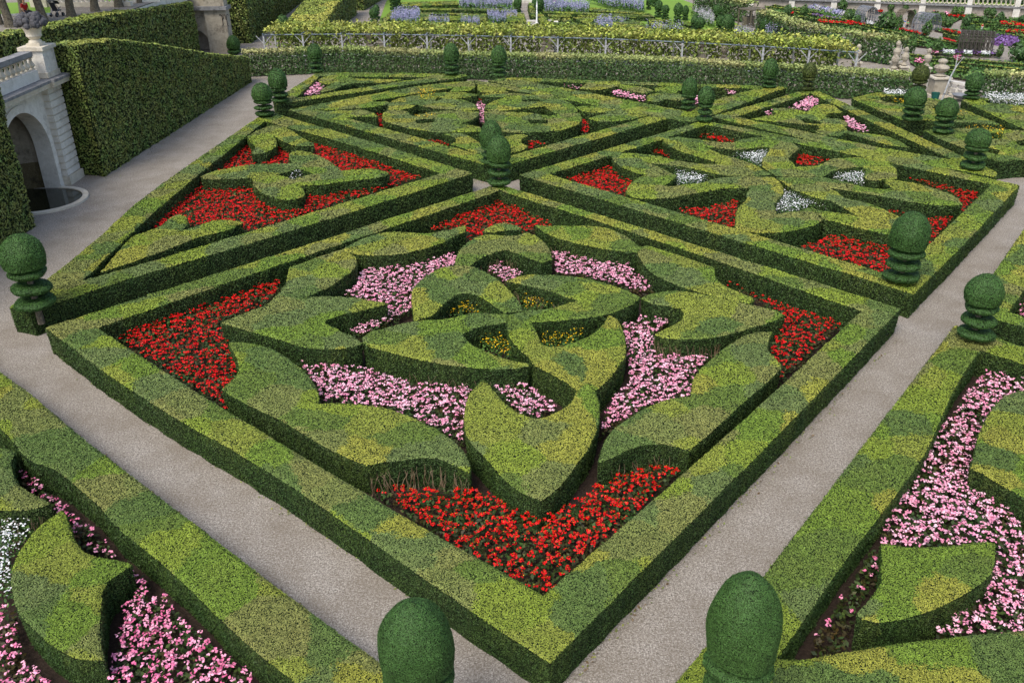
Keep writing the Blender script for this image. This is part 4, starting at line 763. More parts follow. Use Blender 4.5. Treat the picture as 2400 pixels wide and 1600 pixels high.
# pushchair
sx, sy = gz(134, 39); st = empty('pushchair', (sx, sy, TZ), -.3, label='dark blue folding pushchair parked between the terrace trees', cat='pushchair')
mb = MB()
for s_ in (-.22, .22): mb.tube([(s_, .3, .12), (s_, .05, .55), (s_, -.35, 1.0)], .018, 'steel'); mb.tube([(s_, -.25, .12), (s_, .0, .5), (s_, .28, .62)], .018, 'steel')
mb.tube([(-.22, -.35, 1.0), (.22, -.35, 1.0)], .02, 'black'); mb.build('frame', st)
for xx, yy in ((-.24, .32), (.24, .32), (-.24, -.27), (.24, -.27)):
    mb = MB(); mb.tube([(xx-.03, yy, .12), (xx+.03, yy, .12)], .12, 'black', 12); mb.tube([(xx-.035, yy, .12), (xx+.035, yy, .12)], .05, 'steel', 10); mb.build('wheel', st)
mb = MB(); mb.add([(-.2, .3, .42), (.2, .3, .42), (.2, -.02, .4), (-.2, -.02, .4), (.2, -.24, .92), (-.2, -.24, .92), (-.2, .28, .36), (.2, .28, .36), (.2, -.06, .34), (-.2, -.06, .34), (.2, -.29, .9), (-.2, -.29, .9)], [(0, 1, 2, 3), (3, 2, 4, 5), (7, 6, 9, 8), (8, 9, 11, 10), (0, 6, 7, 1), (4, 10, 11, 5)], 'clothdark'); mb.build('seat', st)
mb = MB()
for i in range(6):
    a0, a1 = .15+i*.3, .15+(i+1)*.3; p = [(-.26+.4*math.cos(a)+.1, .72+.32*math.sin(a)) for a in (a0, a1)]
    mb.add([(-.22, p[0][0], p[0][1]), (.22, p[0][0], p[0][1]), (.22, p[1][0], p[1][1]), (-.22, p[1][0], p[1][1])], [(0, 1, 2, 3)], 'clothdark')
mb.build('hood', st)
# carved stone pier beyond the first hedge
gx0, _ = RY(489, 100, 80); gx1, _ = RY(538, 100, 80); gxl, _ = RY(462, 100, 80)
gp = empty('stone_pier', ((gx0+gx1)/2, 80, 0), label='weathered stone pier with an arch and dark carved marks beyond the tall hedge', cat='pier')
off = np.array([(gx0+gx1)/2, 80, 0]); zk = RY(515, 24, 80)[1]
mb = MB(); mb.box(((gx0+gx1)/2, 80.6, zk/2), (gx1-gx0, 1.2, zk), 'lichenstone'); mb.box(((gx0+gx1)/2, 80.6, zk+1.8), (gx1-gx0-.1, 1.1, 3), 'lichenstone'); loc(mb).build('shaft', gp)
mb = MB(); mb.box(((gx0+gx1)/2-.6, 80.5, zk+.14), (gx1-gx0+1.6, 1.5, .28), 'darkstone'); loc(mb).build('cornice', gp)
za = RY(478, 72, 80)[1]; xa0, xa1 = gx0-2.2, gx0-.12; xm_ = (xa0+xa1)/2; ra = (xa1-xa0)/2; poly = [(xa0-1, 0), (xa0, 0)]+[(xm_-ra*math.cos(a), za-ra+ra*math.sin(a)) for a in np.linspace(0, math.pi, 14)]+[(xa1, 0), (gx0, 0), (gx0, zk+3), (xa0-1, zk+3)]
t = delaunay_2d_cdt([Vector(p) for p in poly], [(i, (i+1) % len(poly)) for i in range(len(poly))], [], 0, 1e-6); tv = np.array([(p.x, p.y) for p in t[0]]); tf_ = np.array([tuple(f) for f in t[2]]); ok = inside(tv[tf_].mean(1), poly)
mb = MB(); mb.add([(p[0], 80.4, p[1]) for p in tv], tf_[ok], 'lichenstone'); mb.box((xm_, 81.6, za/2), (2*ra+.4, .1, za+.2), 'oldwall'); mb.box((xa1+.03, 81, za/2), (.06, 1.2, za), 'lichenstone'); loc(mb).build('arch', gp)
mb = MB()  # marks carved in the pier, drawn as thin dark tubes on its face
for c_, s_ in ((522, 1), (532, -1)):
    cx, _ = RY(c_, 50, 80); z0_, z1_ = RY(c_, 62, 80)[1], RY(c_, 34, 80)[1]
    mb.tube([(cx-.12*s_, 79.96, z0_), (cx, 79.96, z0_+.1), (cx, 79.96, z1_-.1), (cx-.14*s_, 79.96, z1_), (cx-.2*s_, 79.96, z1_-.1)], .03, 'carve', 5)
    mb.tube([(cx, 79.96, (z0_+z1_)/2), (cx+.1*s_, 79.96, (z0_+z1_)/2+.12), (cx+.12*s_, 79.96, (z0_+z1_)/2+.5)], .022, 'carve', 5)
loc(mb).build('carved_marks', gp)
# small topiaries beyond
topiary('ball-headed topiary at the foot of the carved stone pier', 546, 128, 546, 83, 116, 31, z0=0, tiers=1, group='topiaries beyond the screen')
topiary('dark topiary half hidden by the left end of the pergola', 662, 92, 662, 34, 70, 30, z0=0, tiers=1, group='topiaries beyond the screen')
# ---------------------------------------------------------------- leafy screens, balustrade, pergola
def strip(front_px, back, z0=0.): 
    return [G(p[0], p[1], z0) for p in front_px]
def polyl(pts, s):
    out = []; 
    for a, b in zip(pts[:-1], pts[1:]):
        k_ = max(1, int(math.dist(a, b)/s)); out += [(a[0]+(b[0]-a[0])*i/k_, a[1]+(b[1]-a[1])*i/k_) for i in range(k_)]
    return out+[pts[-1]]
def screen(label, line, h, th, gaps=True, mat='vine', z0=0., lf=.13, group='pleached leafy screens', cov=3.4):
    c0 = line[len(line)//2]; o = empty('pleached_hedge', (c0[0], c0[1], z0), label=label, cat='hedge', group=group); off = np.array([c0[0], c0[1], z0]); mb = MB()
    for a, b in zip(line[:-1], line[1:]):
        L_ = math.dist(a, b); d = np.array([(b[0]-a[0])/L_, (b[1]-a[1])/L_]); nn = np.array([d[1], -d[0]])
        if nn[1] > 0: nn = -nn
        def put(n, dep, zz, nrm, young, keep=None, size=lf):
            u = rng.random(n)*L_; P_ = np.column_stack([a[0]+d[0]*u-nn[0]*dep, a[1]+d[1]*u-nn[1]*dep, z0+zz])
            if keep is not None:
                k_ = keep(P_, zz); P_ = P_[k_]; young = young[k_] if not np.isscalar(young) else young
            mb.leaves(P_-off, np.tile(np.array(nrm), (len(P_), 1)), size, mat, young, 1.0, .5)
        def kp(P_, zz):
            if not gaps: return np.ones(len(P_), bool)
            g = nz(P_[:, 0]*1.0, P_[:, 2]*1.6, 1.6, 4)+.5*nz(P_[:, 0], P_[:, 2], 4.3, 9)
            lo = np.where((zz > .6) & (zz < h-.5), -.78, -1.3); return (g > lo)
        n = int(L_*h*cov*1.6/lf**2*.8)
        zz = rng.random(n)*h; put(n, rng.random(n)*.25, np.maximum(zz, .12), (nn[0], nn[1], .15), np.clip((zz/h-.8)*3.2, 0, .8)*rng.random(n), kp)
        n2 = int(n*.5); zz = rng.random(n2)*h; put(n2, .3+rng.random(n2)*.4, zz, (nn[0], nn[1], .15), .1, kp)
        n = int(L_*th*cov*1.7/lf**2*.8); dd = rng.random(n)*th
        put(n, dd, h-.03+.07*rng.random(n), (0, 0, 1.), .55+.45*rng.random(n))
        if not gaps: n = int(L_*h*1.3/lf**2*.5); zz = rng.random(n)*h; put(n, np.full(n, th), zz, (-nn[0], -nn[1], 0), .2)
    mb.build('foliage', o)
    mb = MB(); pl = polyl(line, 1.25)
    for i, (a, b) in enumerate(zip(pl[:-1], pl[1:])):
        L_ = math.dist(a, b); d = ((b[0]-a[0])/L_, (b[1]-a[1])/L_); x, y = a[0]-(-abs(d[1]))*0, a[1]+.35
        x, y = x-off[0], y-off[1]; j = rng.random(6)*.2-.1
        mb.tube([(x, y, -.02), (x+j[0]*.5, y, h*.4), (x+j[1], y, h*.9)], [.06, .045, .03], 'bark', 5)
        for s_ in (-1, 1): mb.tube([(x, y, .35+j[2]), (x+s_*.35, y+j[3]*.3, .45+j[3]), (x+s_*.6, y, .4+j[4])], [.03, .025, .015], 'bark', 4)
    mb.build('trunks', o)['kind'] = 'stuff'
    return o
vl = [G(*p) for p in ((574, 182), (800, 172), (1100, 188), (1350, 194), (1600, 206), (1985, 234), (2142, 247))]
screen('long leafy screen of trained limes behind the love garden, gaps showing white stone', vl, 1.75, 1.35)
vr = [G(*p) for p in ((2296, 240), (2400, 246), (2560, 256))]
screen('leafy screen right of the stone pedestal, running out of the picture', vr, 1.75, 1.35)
# the balustrade behind it
def balu(label, line, h=1.05, sp=.42, x=1.6):
    pl = polyl(line, sp); c0 = pl[len(pl)//2]; o = empty('stone_balustrade', (c0[0], c0[1], 0), label=label, cat='balustrade'); mb = MB(); m2 = MB(); m3 = MB()
    for a, b in zip(line[:-1], line[1:]):
        L_ = math.dist(a, b); rz = math.atan2(b[1]-a[1], b[0]-a[0]); c = ((a[0]+b[0])/2-c0[0], (a[1]+b[1])/2-c0[1])
        mb.box((*c, h), (L_, .36, .14), 'palestone', rz); mb.box((*c, .11), (L_, .4, .22), 'stone', rz)
        mb.box((*c, h*.62), (L_, .18, .08), 'palestone', rz)
    for i, p in enumerate(pl):
        if i % 12 == 0: m2.box((p[0]-c0[0], p[1]-c0[1], h/2+.02), (.45, .45, h+.12), 'palestone')
        else:
            q = (p[0]-c0[0], p[1]-c0[1], .2); m3.lathe([(.05, 0), (.1, .1), (.12, .28), (.05, h*.6), (.1, h-.25)], 'palestone', q, 6)
    mb.build('rails', o); m2.build('pillars', o)['kind'] = 'stuff'; m3.build('balusters', o)['kind'] = 'stuff'; return o
balu('pale stone balustrade glimpsed through the gaps of the long leafy screen', [(p[0], p[1]+1.75) for p in vl])
# pergola
pf = [G(px, py, 2.3) for px, py in ((617, 83), (800, 81), (1000, 83), (1197, 87), (1420, 92), (1600, 100), (1790, 110), (2010, 124))]
pg = empty('pergola', (*pf[3], 0), label='long grey timber pergola with blue-grey rails behind the leafy screen', cat='pergola'); o0 = np.array([*pf[3], 0]); 
pl = polyl(pf, 3.0); PD = 3.6
mb = MB(); mc = MB()
for i, p in enumerate(pl):
    for dy in (0, PD):
        m = MB(); x, y = p[0]-o0[0], p[1]-o0[1]+dy; m.box((x, y, 1.13), (.12, .12, 2.26), 'greywood')
        m.tube([(x-.6, y, 2.25), (x-.3, y, 1.95), (x, y, 1.6)], .03, 'greywood', 5); m.tube([(x+.6, y, 2.25), (x+.3, y, 1.95), (x, y, 1.6)], .03, 'greywood', 5); m.build('post', pg)
    mc.tube([(p[0]-o0[0], p[1]-o0[1]-.2, 2.42), (p[0]-o0[0]+.4, p[1]-o0[1]+PD+.2, 2.42)], .05, 'rail', 4)
for a, b in zip(pf[:-1], pf[1:]):
    for dy in (0, PD): mb.tube([(a[0]-o0[0], a[1]-o0[1]+dy, 2.32), (b[0]-o0[0], b[1]-o0[1]+dy, 2.32)], .04, 'rail', 4)
mb.build('rails', pg); mc.build('crossbars', pg)['kind'] = 'stuff'
mb = MB()
for a, b in zip(pf[:-1], pf[1:]):
    L_ = math.dist(a, b); n = int(L_*430); u = rng.random(n); dy = rng.random(n)*(PD+.6)-.2
    clump = nz((a[0]+(b[0]-a[0])*u), dy*2, 1.3, 2); k_ = clump > -.7
    P_ = np.column_stack([a[0]+(b[0]-a[0])*u, a[1]+(b[1]-a[1])*u+dy, 2.42+.3*clump+.25*rng.random(n)])[k_]
    mb.leaves(P_-o0, np.tile([0, 0, 1.], (len(P_), 1)), .19, 'grape', .2+.8*rng.random(len(P_)), 1.1, .5)
    n = int(L_*420); u = rng.random(n); z = 2.4-2.2*rng.random(n)**1.1; xx = a[0]+(b[0]-a[0])*u; side = np.where(rng.random(n) < .12, .05, PD+.3*rng.random(n))
    k_ = nz(xx*1.5, z*2, 1.4, 7) > np.where(side < .1, .1-.6*(z-1.2), -.75); P_ = np.column_stack([xx, a[1]+(b[1]-a[1])*u+side, z])[k_]
    mb.leaves(P_-o0, np.tile([0, -1., .3], (len(P_), 1)), .18, 'grape', .3*rng.random(len(P_)), 1.1, .5)
for i, p in enumerate(polyl(pf, 1.6)):
    x, y = p[0]-o0[0]+.3, p[1]-o0[1]+PD*(i % 2)+.15; mb.tube([(x, y, 0), (x+.1, y, .9), (x-.05, y, 1.7), (x+.2, y, 2.4)], [.05, .035, .03, .02], 'bark', 4)
o = mb.build('grapevine', origin=False); o.location = o0; tag(o, 'bright yellow-green grapevine covering the long pergola', 'vine', None, 'stuff')
# finials and pedestals along the screen
def finial(label, px, top, by, z0=0., w=.5, group='carved stone finials along the canal', kind=0):
    x, y = G(px, by, z0); H_ = ZAT(x, y, top)-z0; 
    for _ in range(4): x += (px-PJ(x, y, z0+H_*.8)[0])*depth(x, y, 1)/F
    o = empty('stone_finial', (x, y, z0), label=label, cat='finial', group=group); h1 = H_*.5
    mb = MB(); mb.box((0, 0, h1/2), (w, w, h1), 'lichenstone'); mb.box((0, 0, h1+.03), (w*1.25, w*1.25, .1), 'stone'); mb.box((0, 0, .08), (w*1.2, w*1.2, .16), 'stone'); mb.build('pedestal', o)
    k_ = H_-h1; p = [(.3, .08), (.42, .12), (.25, .2), (.2, .26), (.4, .38), (.5, .52), (.42, .62), (.22, .68), (.2, .74), (.3, .82), (.3, .9), (.16, .97), (.02, 1.)] if kind == 0 else [(.35, .1), (.45, .2), (.2, .3), (.3, .42), (.5, .6), (.5, .75), (.36, .9), (.05, 1.)]
    mb = MB(); mb.lathe([(r*w*1.05, h1+z*k_) for r, z in p], 'lichenstone', seg=12); mb.build('ornament', o); return o
for px, top, by, k_, lab in ((865, 71, 142, 1, 'short ball finial above the left part of the leafy screen'), (891, 57, 142, 0, 'tall slim finial above the left part of the leafy screen'),
                         (1275, 65, 150, 0, 'tall finial near the fountain above the middle of the screen'), (1289, 86, 152, 1, 'short finial beside the tall one near the fountain'),
                         (1648, 80, 166, 0, 'tall finial above the screen left of the bronze topiary'), (1698, 106, 170, 1, 'stubby stacked finial just right of a tall finial above the screen'),
                         (2012, 103, 190, 0, 'finial at the right end of the pergola'), (2104, 95, 200, 0, 'tallest of the cluster of finials left of the stair'), (2098, 128, 203, 1, 'lowest of the cluster of finials left of the stair'),
                         (2123, 110, 203, 0, 'slim right finial of the cluster left of the stair'), (2176, 113, 206, 0, 'finial between the cluster and the big pedestal'), (804, 78, 142, 1, 'small finial at the left end of the pergola')):
    finial(lab, px, top, by, kind=k_)
finial('large finial on a pale square pedestal at the head of the stair', 2208, 137, 226, w=.95, kind=0)
sb = [G(*p) for p in ((2180, 214), (2208, 224), (2272, 236))]
balu('low stone balustrade beside the big pedestal at the stair', sb, h=.95, sp=.4)
bx, by = G(2190, 236); mb = MB(); mb.lathe([(.2, 0), (.26, .45), (.28, .5), (.24, .5), (.22, .1)], 'bin', seg=12); o = mb.build('plant_tub'); o.location = (bx, by, 0); tag(o, 'small dark green tub on the gravel below the big pedestal', 'tub')
bx, by = G(2206, 238); mb = MB(); mb.tube([(0, 0, 0), (.35, .1, 1.6), (.55, .1, 2.2), (.9, .1, 2.75)], [.06, .05, .04, .03], 'greywood', 6); mb.tube([(.5, .1, 2.1), (.5, .1, 2.9)], [.035, .025], 'greywood', 5); o = mb.build('garden_pole', origin=False); o.location = (bx, by, 0); tag(o, 'leaning forked grey pole in front of the big pedestal', 'pole')
mb = MB(); mb.lathe([(.3, .12), (.5, .3), (.48, .34), (.3, .2)], 'steel', (0, 0, .1), 14); mb.tube([(-.5, 0, .3), (-1.1, 0, .5)], .025, 'steel', 5); mb.tube([(.3, .2, 0), (.3, .2, .3)], .03, 'steel', 5); mb.tube([(-.3, .2, 0), (-.3, .2, .3)], .03, 'steel', 5); mb.tube([(.55, -.05, .15), (.55, .05, .15)], .15, 'black', 12); o = mb.build('wheelbarrow'); o.location = (*G(2240, 238), .02); tag(o, 'dark metal wheelbarrow parked by the low balustrade', 'wheelbarrow')
# ---------------------------------------------------------------- ground
KZ = -6.0
edge = [(200., 57.), (33.5, 60.8), (26, 65), (30.6, 71.2), (24, 88.5), (24.2, 103), (24.5, 160)]
sheet('ground', [(-200, -50), (200, -50)]+edge+[(-200, 160)], 0, 'gravel', world=True)
sheet('terrain', [(-400, -60), (500, -60), (500, 600), (-400, 600)], KZ-.05, 'gravel', world=True)
mb = MB()
for a, b in zip(edge[:-1], edge[1:]): mb.add([(*a, KZ-.05), (*b, KZ-.05), (*b, -.004), (*a, -.004)], [(0, 1, 2, 3)], 'oldwall')
tag(mb.build('retaining_wall'), 'stone retaining wall below the leafy screens above the kitchen garden', 'wall')
# fallen leaves along the hedge feet
mb = MB(); Q = []
for a, b in (((130, 834), (1277, 1600)), ((1330, 1600), (2104, 790)), ((70, 950), (860, 1560)), ((2230, 800), (1600, 1600)), ((20, 760), (600, 300)), ((250, 420), (592, 196)), ((1120, 430), (1110, 400))):
    n = 150; t = rng.random(n); s_ = rng.normal(size=n)*9; Q += [G(a[0]+(b[0]-a[0])*u+v, a[1]+(b[1]-a[1])*u+abs(v)*.4) for u, v in zip(t, s_)]
P_ = np.array([(p[0], p[1], .02) for p in Q]); mb.leaves(P_, np.tile([0, 0, 1.], (len(P_), 1)), .045, 'hornbeam', .2, .5, .1); mb.leaves(P_[::3]+np.array([.1, .1, 0]), np.tile([0, 0, 1.], (len(P_[::3]), 1)), .06, 'twig', .2, .5, .1)
tag(mb.build('fallen_leaves'), 'scattered fallen leaves and clippings along the hedge feet on the gravel', 'leaves', None, 'stuff')
# ---------------------------------------------------------------- water garden beyond the pergola
GW = 'low hedges of the far parterre'
def far(label, crop, *lp, h=.5, **k): return hedge(label, [[G(p[0], p[1], h) for p in X(crop, l)] for l in lp], top=h, world=True, group=GW, step=1.2, wob=.03, **k)
sheet('lawn', [G(*p) for p in ((905, 5), (885, 62), (1150, 70), (1232, 62), (1212, 4), (1150, -14), (920, -14))], .012, 'lawn', world=True)
sheet('lawn', [G(*p) for p in ((1262, 66), (1238, 4), (1300, -14), (1560, -14), (1660, 22), (1800, 92), (1560, 84))], .012, 'lawn', world=True)
far('front strip of low hedge of the left far parterre', 'U', [(310, 184), (1160, 200), (1160, 214), (300, 198)])
far('slanting left strip of low hedge of the left far parterre', 'U', [(395, 86), (440, 86), (335, 184), (285, 184)])
far('middle strip of low hedge crossing the left far parterre', 'U', [(440, 62), (1290, 72), (1344, 84), (440, 75)])
far('square green panel of low hedge among the lavender', 'U', [(620, 98), (1142, 112), (1150, 160), (1095, 160), (1090, 166), (960, 160), (620, 152)], [(700, 110), (900, 112), (960, 130), (700, 128)])
far('short inner strip of low hedge left in the far parterre', 'U', [(370, 166), (690, 174), (690, 182), (360, 176)])
far('green panel of low hedge at the very top left of the far parterre', 'U', [(470, 22), (900, 8), (930, 35), (480, 50)])
far('broad block of low hedge left of the far gravel path', 'T', [(-40, 98), (92, 108), (110, 172), (-36, 168)], h=.8)
far('upright block of hedge right of the far gravel path', 'T', [(128, 30), (172, 32), (180, 135), (150, 125)], h=.7)
far('corner of hedge in front of the maze pieces', 'T', [(196, 108), (235, 108), (300, 176), (520, 184), (518, 192), (228, 190)], h=.8)
far('long strip of hedge behind the maze pieces', 'T', [(250, 88), (1100, 122), (1128, 134), (250, 100)])
far('slanting strip of hedge along the near side of the maze', 'T', [(518, 190), (560, 192), (640, 226), (1344, 246), (1500, 252), (1500, 262), (1344, 260), (560, 240)], h=.7)
far('big angular panel of hedge in the middle of the maze', 'T', [(480, 138), (760, 140), (980, 160), (1100, 214), (1000, 222), (820, 206), (590, 188)], [(640, 160), (700, 150), (940, 158), (900, 172), (620, 182)])
for lab, l in (('small maze piece of hedge at the left front', [(300, 146), (380, 144), (376, 166), (310, 168)]), ('small maze piece of hedge left of the centre', [(395, 150), (460, 146), (470, 168), (400, 168)]),
               ('thin curved maze piece at the back left', [(280, 116), (460, 114), (470, 128), (430, 134), (300, 132)]), ('thin straight maze piece at the back', [(520, 122), (900, 128), (1000, 142), (760, 134), (520, 132)]),
               ('small maze piece of hedge at the back right', [(1078, 150), (1180, 155), (1190, 168), (1080, 166)]), ('small maze piece of hedge at the right', [(1080, 176), (1180, 180), (1186, 192), (1090, 192)]),
               ('long maze piece of hedge at the right front', [(1130, 198), (1260, 192), (1300, 212), (1240, 222), (1140, 218)]), ('small maze piece beside the lavender at the front', [(760, 206), (880, 208), (890, 226), (770, 222)]),
               ('slanting strip of hedge at the right end of the maze', [(1190, 154), (1230, 154), (1420, 236), (1344, 240)]), ('back strip of hedge under the long lavender row', [(610, 60), (800, 74), (1090, 108), (1090, 118), (600, 84)])): far(lab, 'T', l)
far('block of hedge between the far topiaries', 'S', [(160, 236), (250, 240), (300, 270), (240, 300), (180, 262)], h=.8)
far('green hedge strip at the far left of the bell-shaped topiaries', 'S', [(-20, 195), (80, 240), (60, 262), (-20, 255)], h=.6)
far('green hedge wedge behind the bell-shaped topiaries', 'S', [(-10, 160), (60, 175), (80, 200), (-10, 190)], h=.6)
far('curving hedge strip beside the silver flowers', 'S', [(390, 190), (480, 210), (620, 280), (560, 290), (420, 215)], h=.5)
lv = lambda lab, crop, pts, kind='lavender', h=.7, d=.5: flowers(lab, [G(p[0], p[1], .5) for p in X(crop, pts)], kind, h=h, dens=d, world=True)
lv('lavender-blue spikes in the left end of the far parterre', 'U', [(395, 145), (440, 90), (620, 100), (615, 165), (385, 168)], d=.6)
lv('small lavender-blue clump left of the front strip', 'U', [(690, 160), (850, 160), (850, 188), (690, 186)])
lv('small lavender-blue clump right on the front strip', 'U', [(940, 160), (1090, 165), (1085, 192), (950, 190)])
lv('lavender-blue spikes behind the block left of the far path', 'U', [(1145, 112), (1344, 116), (1344, 168), (1180, 166)])
lv('pale lavender drift at the top left of the far parterre', 'U', [(930, 20), (1100, 6), (1344, -2), (1344, 68), (930, 56)], h=.9)
lv('lavender-blue tuft at the left of the far path', 'T', [(0, 108), (36, 110), (42, 168), (0, 168)])
lv('pale lavender drift right of the fountain jet', 'T', [(250, 20), (610, 62), (600, 96), (250, 88)], h=.9)
lv('long pale lavender row at the top middle', 'T', [(590, -10), (1035, 40), (1040, 76), (780, 46)], h=.9)
lv('lavender-blue spikes rising above the pergola left', 'T', [(660, 225), (790, 222), (790, 260), (660, 256)], h=1.1)
lv('lavender-blue spikes rising above the pergola right', 'T', [(1050, 250), (1344, 268), (1344, 285), (1060, 275)], h=1.)
lv('silvery flower drift right of the bell-shaped topiaries', 'S', [(390, 240), (510, 228), (590, 310), (420, 290)], 'silver')
lv('silvery flowers along the far path edge at the top', 'S', [(50, 85), (230, 110), (250, 185), (180, 170)], 'silver')
lv('blue-grey spikes around the twin far topiaries', 'S', [(640, 240), (760, 235), (780, 290), (650, 290)], 'lavender', .9)
lv('grey-blue plants in the middle panel of the maze', 'T', [(650, 160), (700, 140), (920, 150), (880, 176), (640, 180)], 'lavender', .5, .25)
# fountain
fx, fy = G(1258, 64, 0); fo = empty('fountain', (fx, fy, 0), label='white stone fountain basin with a thin water jet in the far parterre', cat='fountain')
mb = MB()
for dx, dy, sx_, sy_ in ((0, -1.1, 4.2, .4), (0, 1.1, 3.4, .4), (-1.9, 0, .4, 1.8), (1.9, 0, .4, 1.8)): mb.box((dx, dy, .25), (sx_, sy_, .5), 'palestone')
mb.build('basin', fo)
mb = MB(); mb.add([(-1.7, -.9, .35), (1.7, -.9, .35), (1.7, .9, .35), (-1.7, .9, .35)], [(0, 1, 2, 3)], 'water'); mb.build('water_surface', fo)
mb = MB(); mb.lathe([(.16, .3), (.1, .5), (.07, .9), (.09, 1.3), (.05, 1.6), (.08, 1.9), (.03, 2.3), (.01, 2.5)], 'white', seg=8); mb.build('water_jet', fo)
mb = MB()
for dx, w_ in ((0, 1), (.5, .8)): mb.box((0, dx, .2+dx*.5), (3.4, .5, .4+dx), 'palestone')
o = mb.build('stone_steps'); o.location = (*G(1236, 6), 0); tag(o, 'pale stone steps at the far end of the path at the top', 'steps')
sheet('path', [G(*p) for p in ((1222, 14), (1246, 14), (1262, 62), (1234, 62))], .02, 'gravel', world=True)
GF = 'topiaries beyond the screen'
for lab, cx, top, bot, base, w, tr_ in (
    ('slim stacked topiary left of the far path fork', 875, 18, 38, 62, 20, 3), ('small ball topiary behind the slim stacked one', 882, 11, 28, 46, 15, 2),
    ('left of two dark topiaries at the top by the far lawn', 921, -14, 2, 24, 19, 3), ('right of two dark topiaries at the top by the far lawn', 931, -10, 4, 18, 15, 2),
    ('dark topiary left of the far path', 1213, -9, 16, 29, 19, 2), ('dark topiary right of the far path, beside the jet', 1265, -8, 18, 32, 21, 2), ('narrow dark topiary behind the one beside the jet', 1254, -4, 14, 24, 15, 2),
    ('leftmost topiary of the row at the top right of the maze', 1521, -6, 8, 23, 12, 2), ('second topiary of the row at the top right of the maze', 1534, -8, 6, 16, 16, 1), ('third topiary of the row, egg-shaped, right of the maze', 1544, 1, 22, 41, 18, 3),
    ('fourth topiary of the row, smaller, right of the maze', 1560, 12, 28, 45, 18, 3), ('fifth topiary of the row, right of the maze', 1590, 7, 30, 53, 21, 3), ('topiary with a round cap at the left edge of the bell-shaped group', 1607, 13, 32, 48, 15, 3),
    ('narrow topiary behind the left bell-shaped one', 1629, 36, 56, 79, 18, 3), ('left bell-shaped topiary with spread tiers', 1641, 41, 60, 83, 24, 3), ('upright topiary at the back left of the silver flowers', 1681, 11, 32, 48, 19, 2), ('small-domed topiary at the back right of the silver flowers', 1701, 14, 30, 42, 20, 1),
    ('narrow topiary behind the biggest far one', 1689, 36, 56, 78, 20, 3), ('biggest far topiary with a tall cap', 1706, 34, 64, 86, 31, 3), ('left one of the twin topiaries before the slanting screen', 1795, 42, 66, 86, 24, 3), ('right one of the twin topiaries before the slanting screen', 1815, 44, 70, 90, 25, 2),
    ('low round topiary peeping over the pergola left of centre', 1826, 76, 96, 112, 24, 1), ('large domed topiary peeping over the right end of the pergola', 1953, 79, 104, 142, 36, 1), ('small ball topiary beside the fountain basin', 1255, 61, 70, 76, 18, 0), ('round topiary above the pergola right of the fountain', 1326, 62, 78, 104, 19, 1), ('low dark ball by the far gravel path', 822, 56, 66, 72, 18, 0)):
    topiary(lab, cx, base, cx, top, bot, w, z0=0.02, tiers=tr_, group=GF)
# slanting screens
v2 = [G(*p) for p in ((1766, 76), (1850, 112), (1950, 134), (2098, 156))]
screen('long slanting leafy screen running down to the cluster of finials', v2, 1.9, 1.5, gaps=False, lf=.19)
v3 = [G(*p) for p in ((1624, 28), (1680, 40), (1744, 56))]
screen('upper slanting leafy screen at the top, left of the arbour gap', v3, 1.9, 1.5, gaps=False, lf=.2)
gx_, gy_ = G(1757, 62); o = empty('garden_shelter', (gx_, gy_, 0), .6, label='small dark timber shelter in the gap between the slanting screens', cat='shelter')
mb = MB(); mb.box((0, 0, 1.6), (1.8, 1.8, .1), 'bark'); mb.build('roof', o)
for a in (-.8, .8):
    for b in (-.8, .8): mb = MB(); mb.box((a, b, .78), (.12, .12, 1.56), 'bark'); mb.build('post', o)
mb = MB(); mb.box((0, .2, .45), (1.2, .5, .9), 'bark'); mb.build('counter', o)
# ---------------------------------------------------------------- kitchen garden, lower level
K = lambda px, py: G(px, py, KZ)
def veg(label, crop, pts, mat, h=.3, leaf=.22, dens=1., name='vegetable_bed', young=None):
    poly = [K(p[0], p[1]) for p in X(crop, pts)]; P_ = scatter(poly, dens*1.5/leaf**2); P_[:, 2] = KZ+h*(.3+.7*rng.random(len(P_)))
    if len(P_) == 0: return
    mb = MB(); mb.leaves(P_, np.tile([0, 0, 1.], (len(P_), 1)), leaf, mat, rng.random(len(P_)) if young is None else young, 1., .3); return tag(mb.build(name), label, 'planting', 'plantings of the kitchen garden', 'stuff')
beds = [[(-60, 215), (200, 200), (380, 250), (900, 390), (850, 410), (500, 375), (440, 340), (60, 290)], [(430, 440), (700, 470), (900, 480), (1344, 500), (1480, 520), (1480, 640), (1344, 590), (900, 640), (640, 600), (450, 510)], [(860, 160), (1344, 150), (1480, 160), (1480, 330), (1344, 330), (1000, 290), (840, 230)],
        [(540, 100), (1000, 75), (1100, 100), (860, 150), (720, 220), (600, 170)], [(640, 230), (840, 250), (830, 290), (640, 250)]]
for b in beds: sheet('soil', [K(p[0], p[1]) for p in X('Y', b)], KZ+.01, 'soil', world=True)
sheet('soil', [K(p[0], p[1]) for p in X('S', [(640, 60), (900, 20), (1340, 70), (1400, 100), (1400, 260), (1180, 215), (900, 140), (700, 95)])], KZ+.012, 'soil', world=True)
for i, b in enumerate(beds): veg('mixed green vegetable rows of the kitchen garden, bed %s' % ('near the long screen', 'right of the cluster of finials', 'right of the round-arched tunnel', 'below the far wall', 'beside the gravel cross path')[i], 'Y', b, 'crop', .25, .24, 1.1)
veg('mixed green planting behind the upper end of the long slanting screen', 'S', [(640, 60), (900, 20), (1340, 70), (1400, 100), (1400, 260), (1180, 215), (900, 140), (700, 95)], 'crop', .25, .24, 1.1)
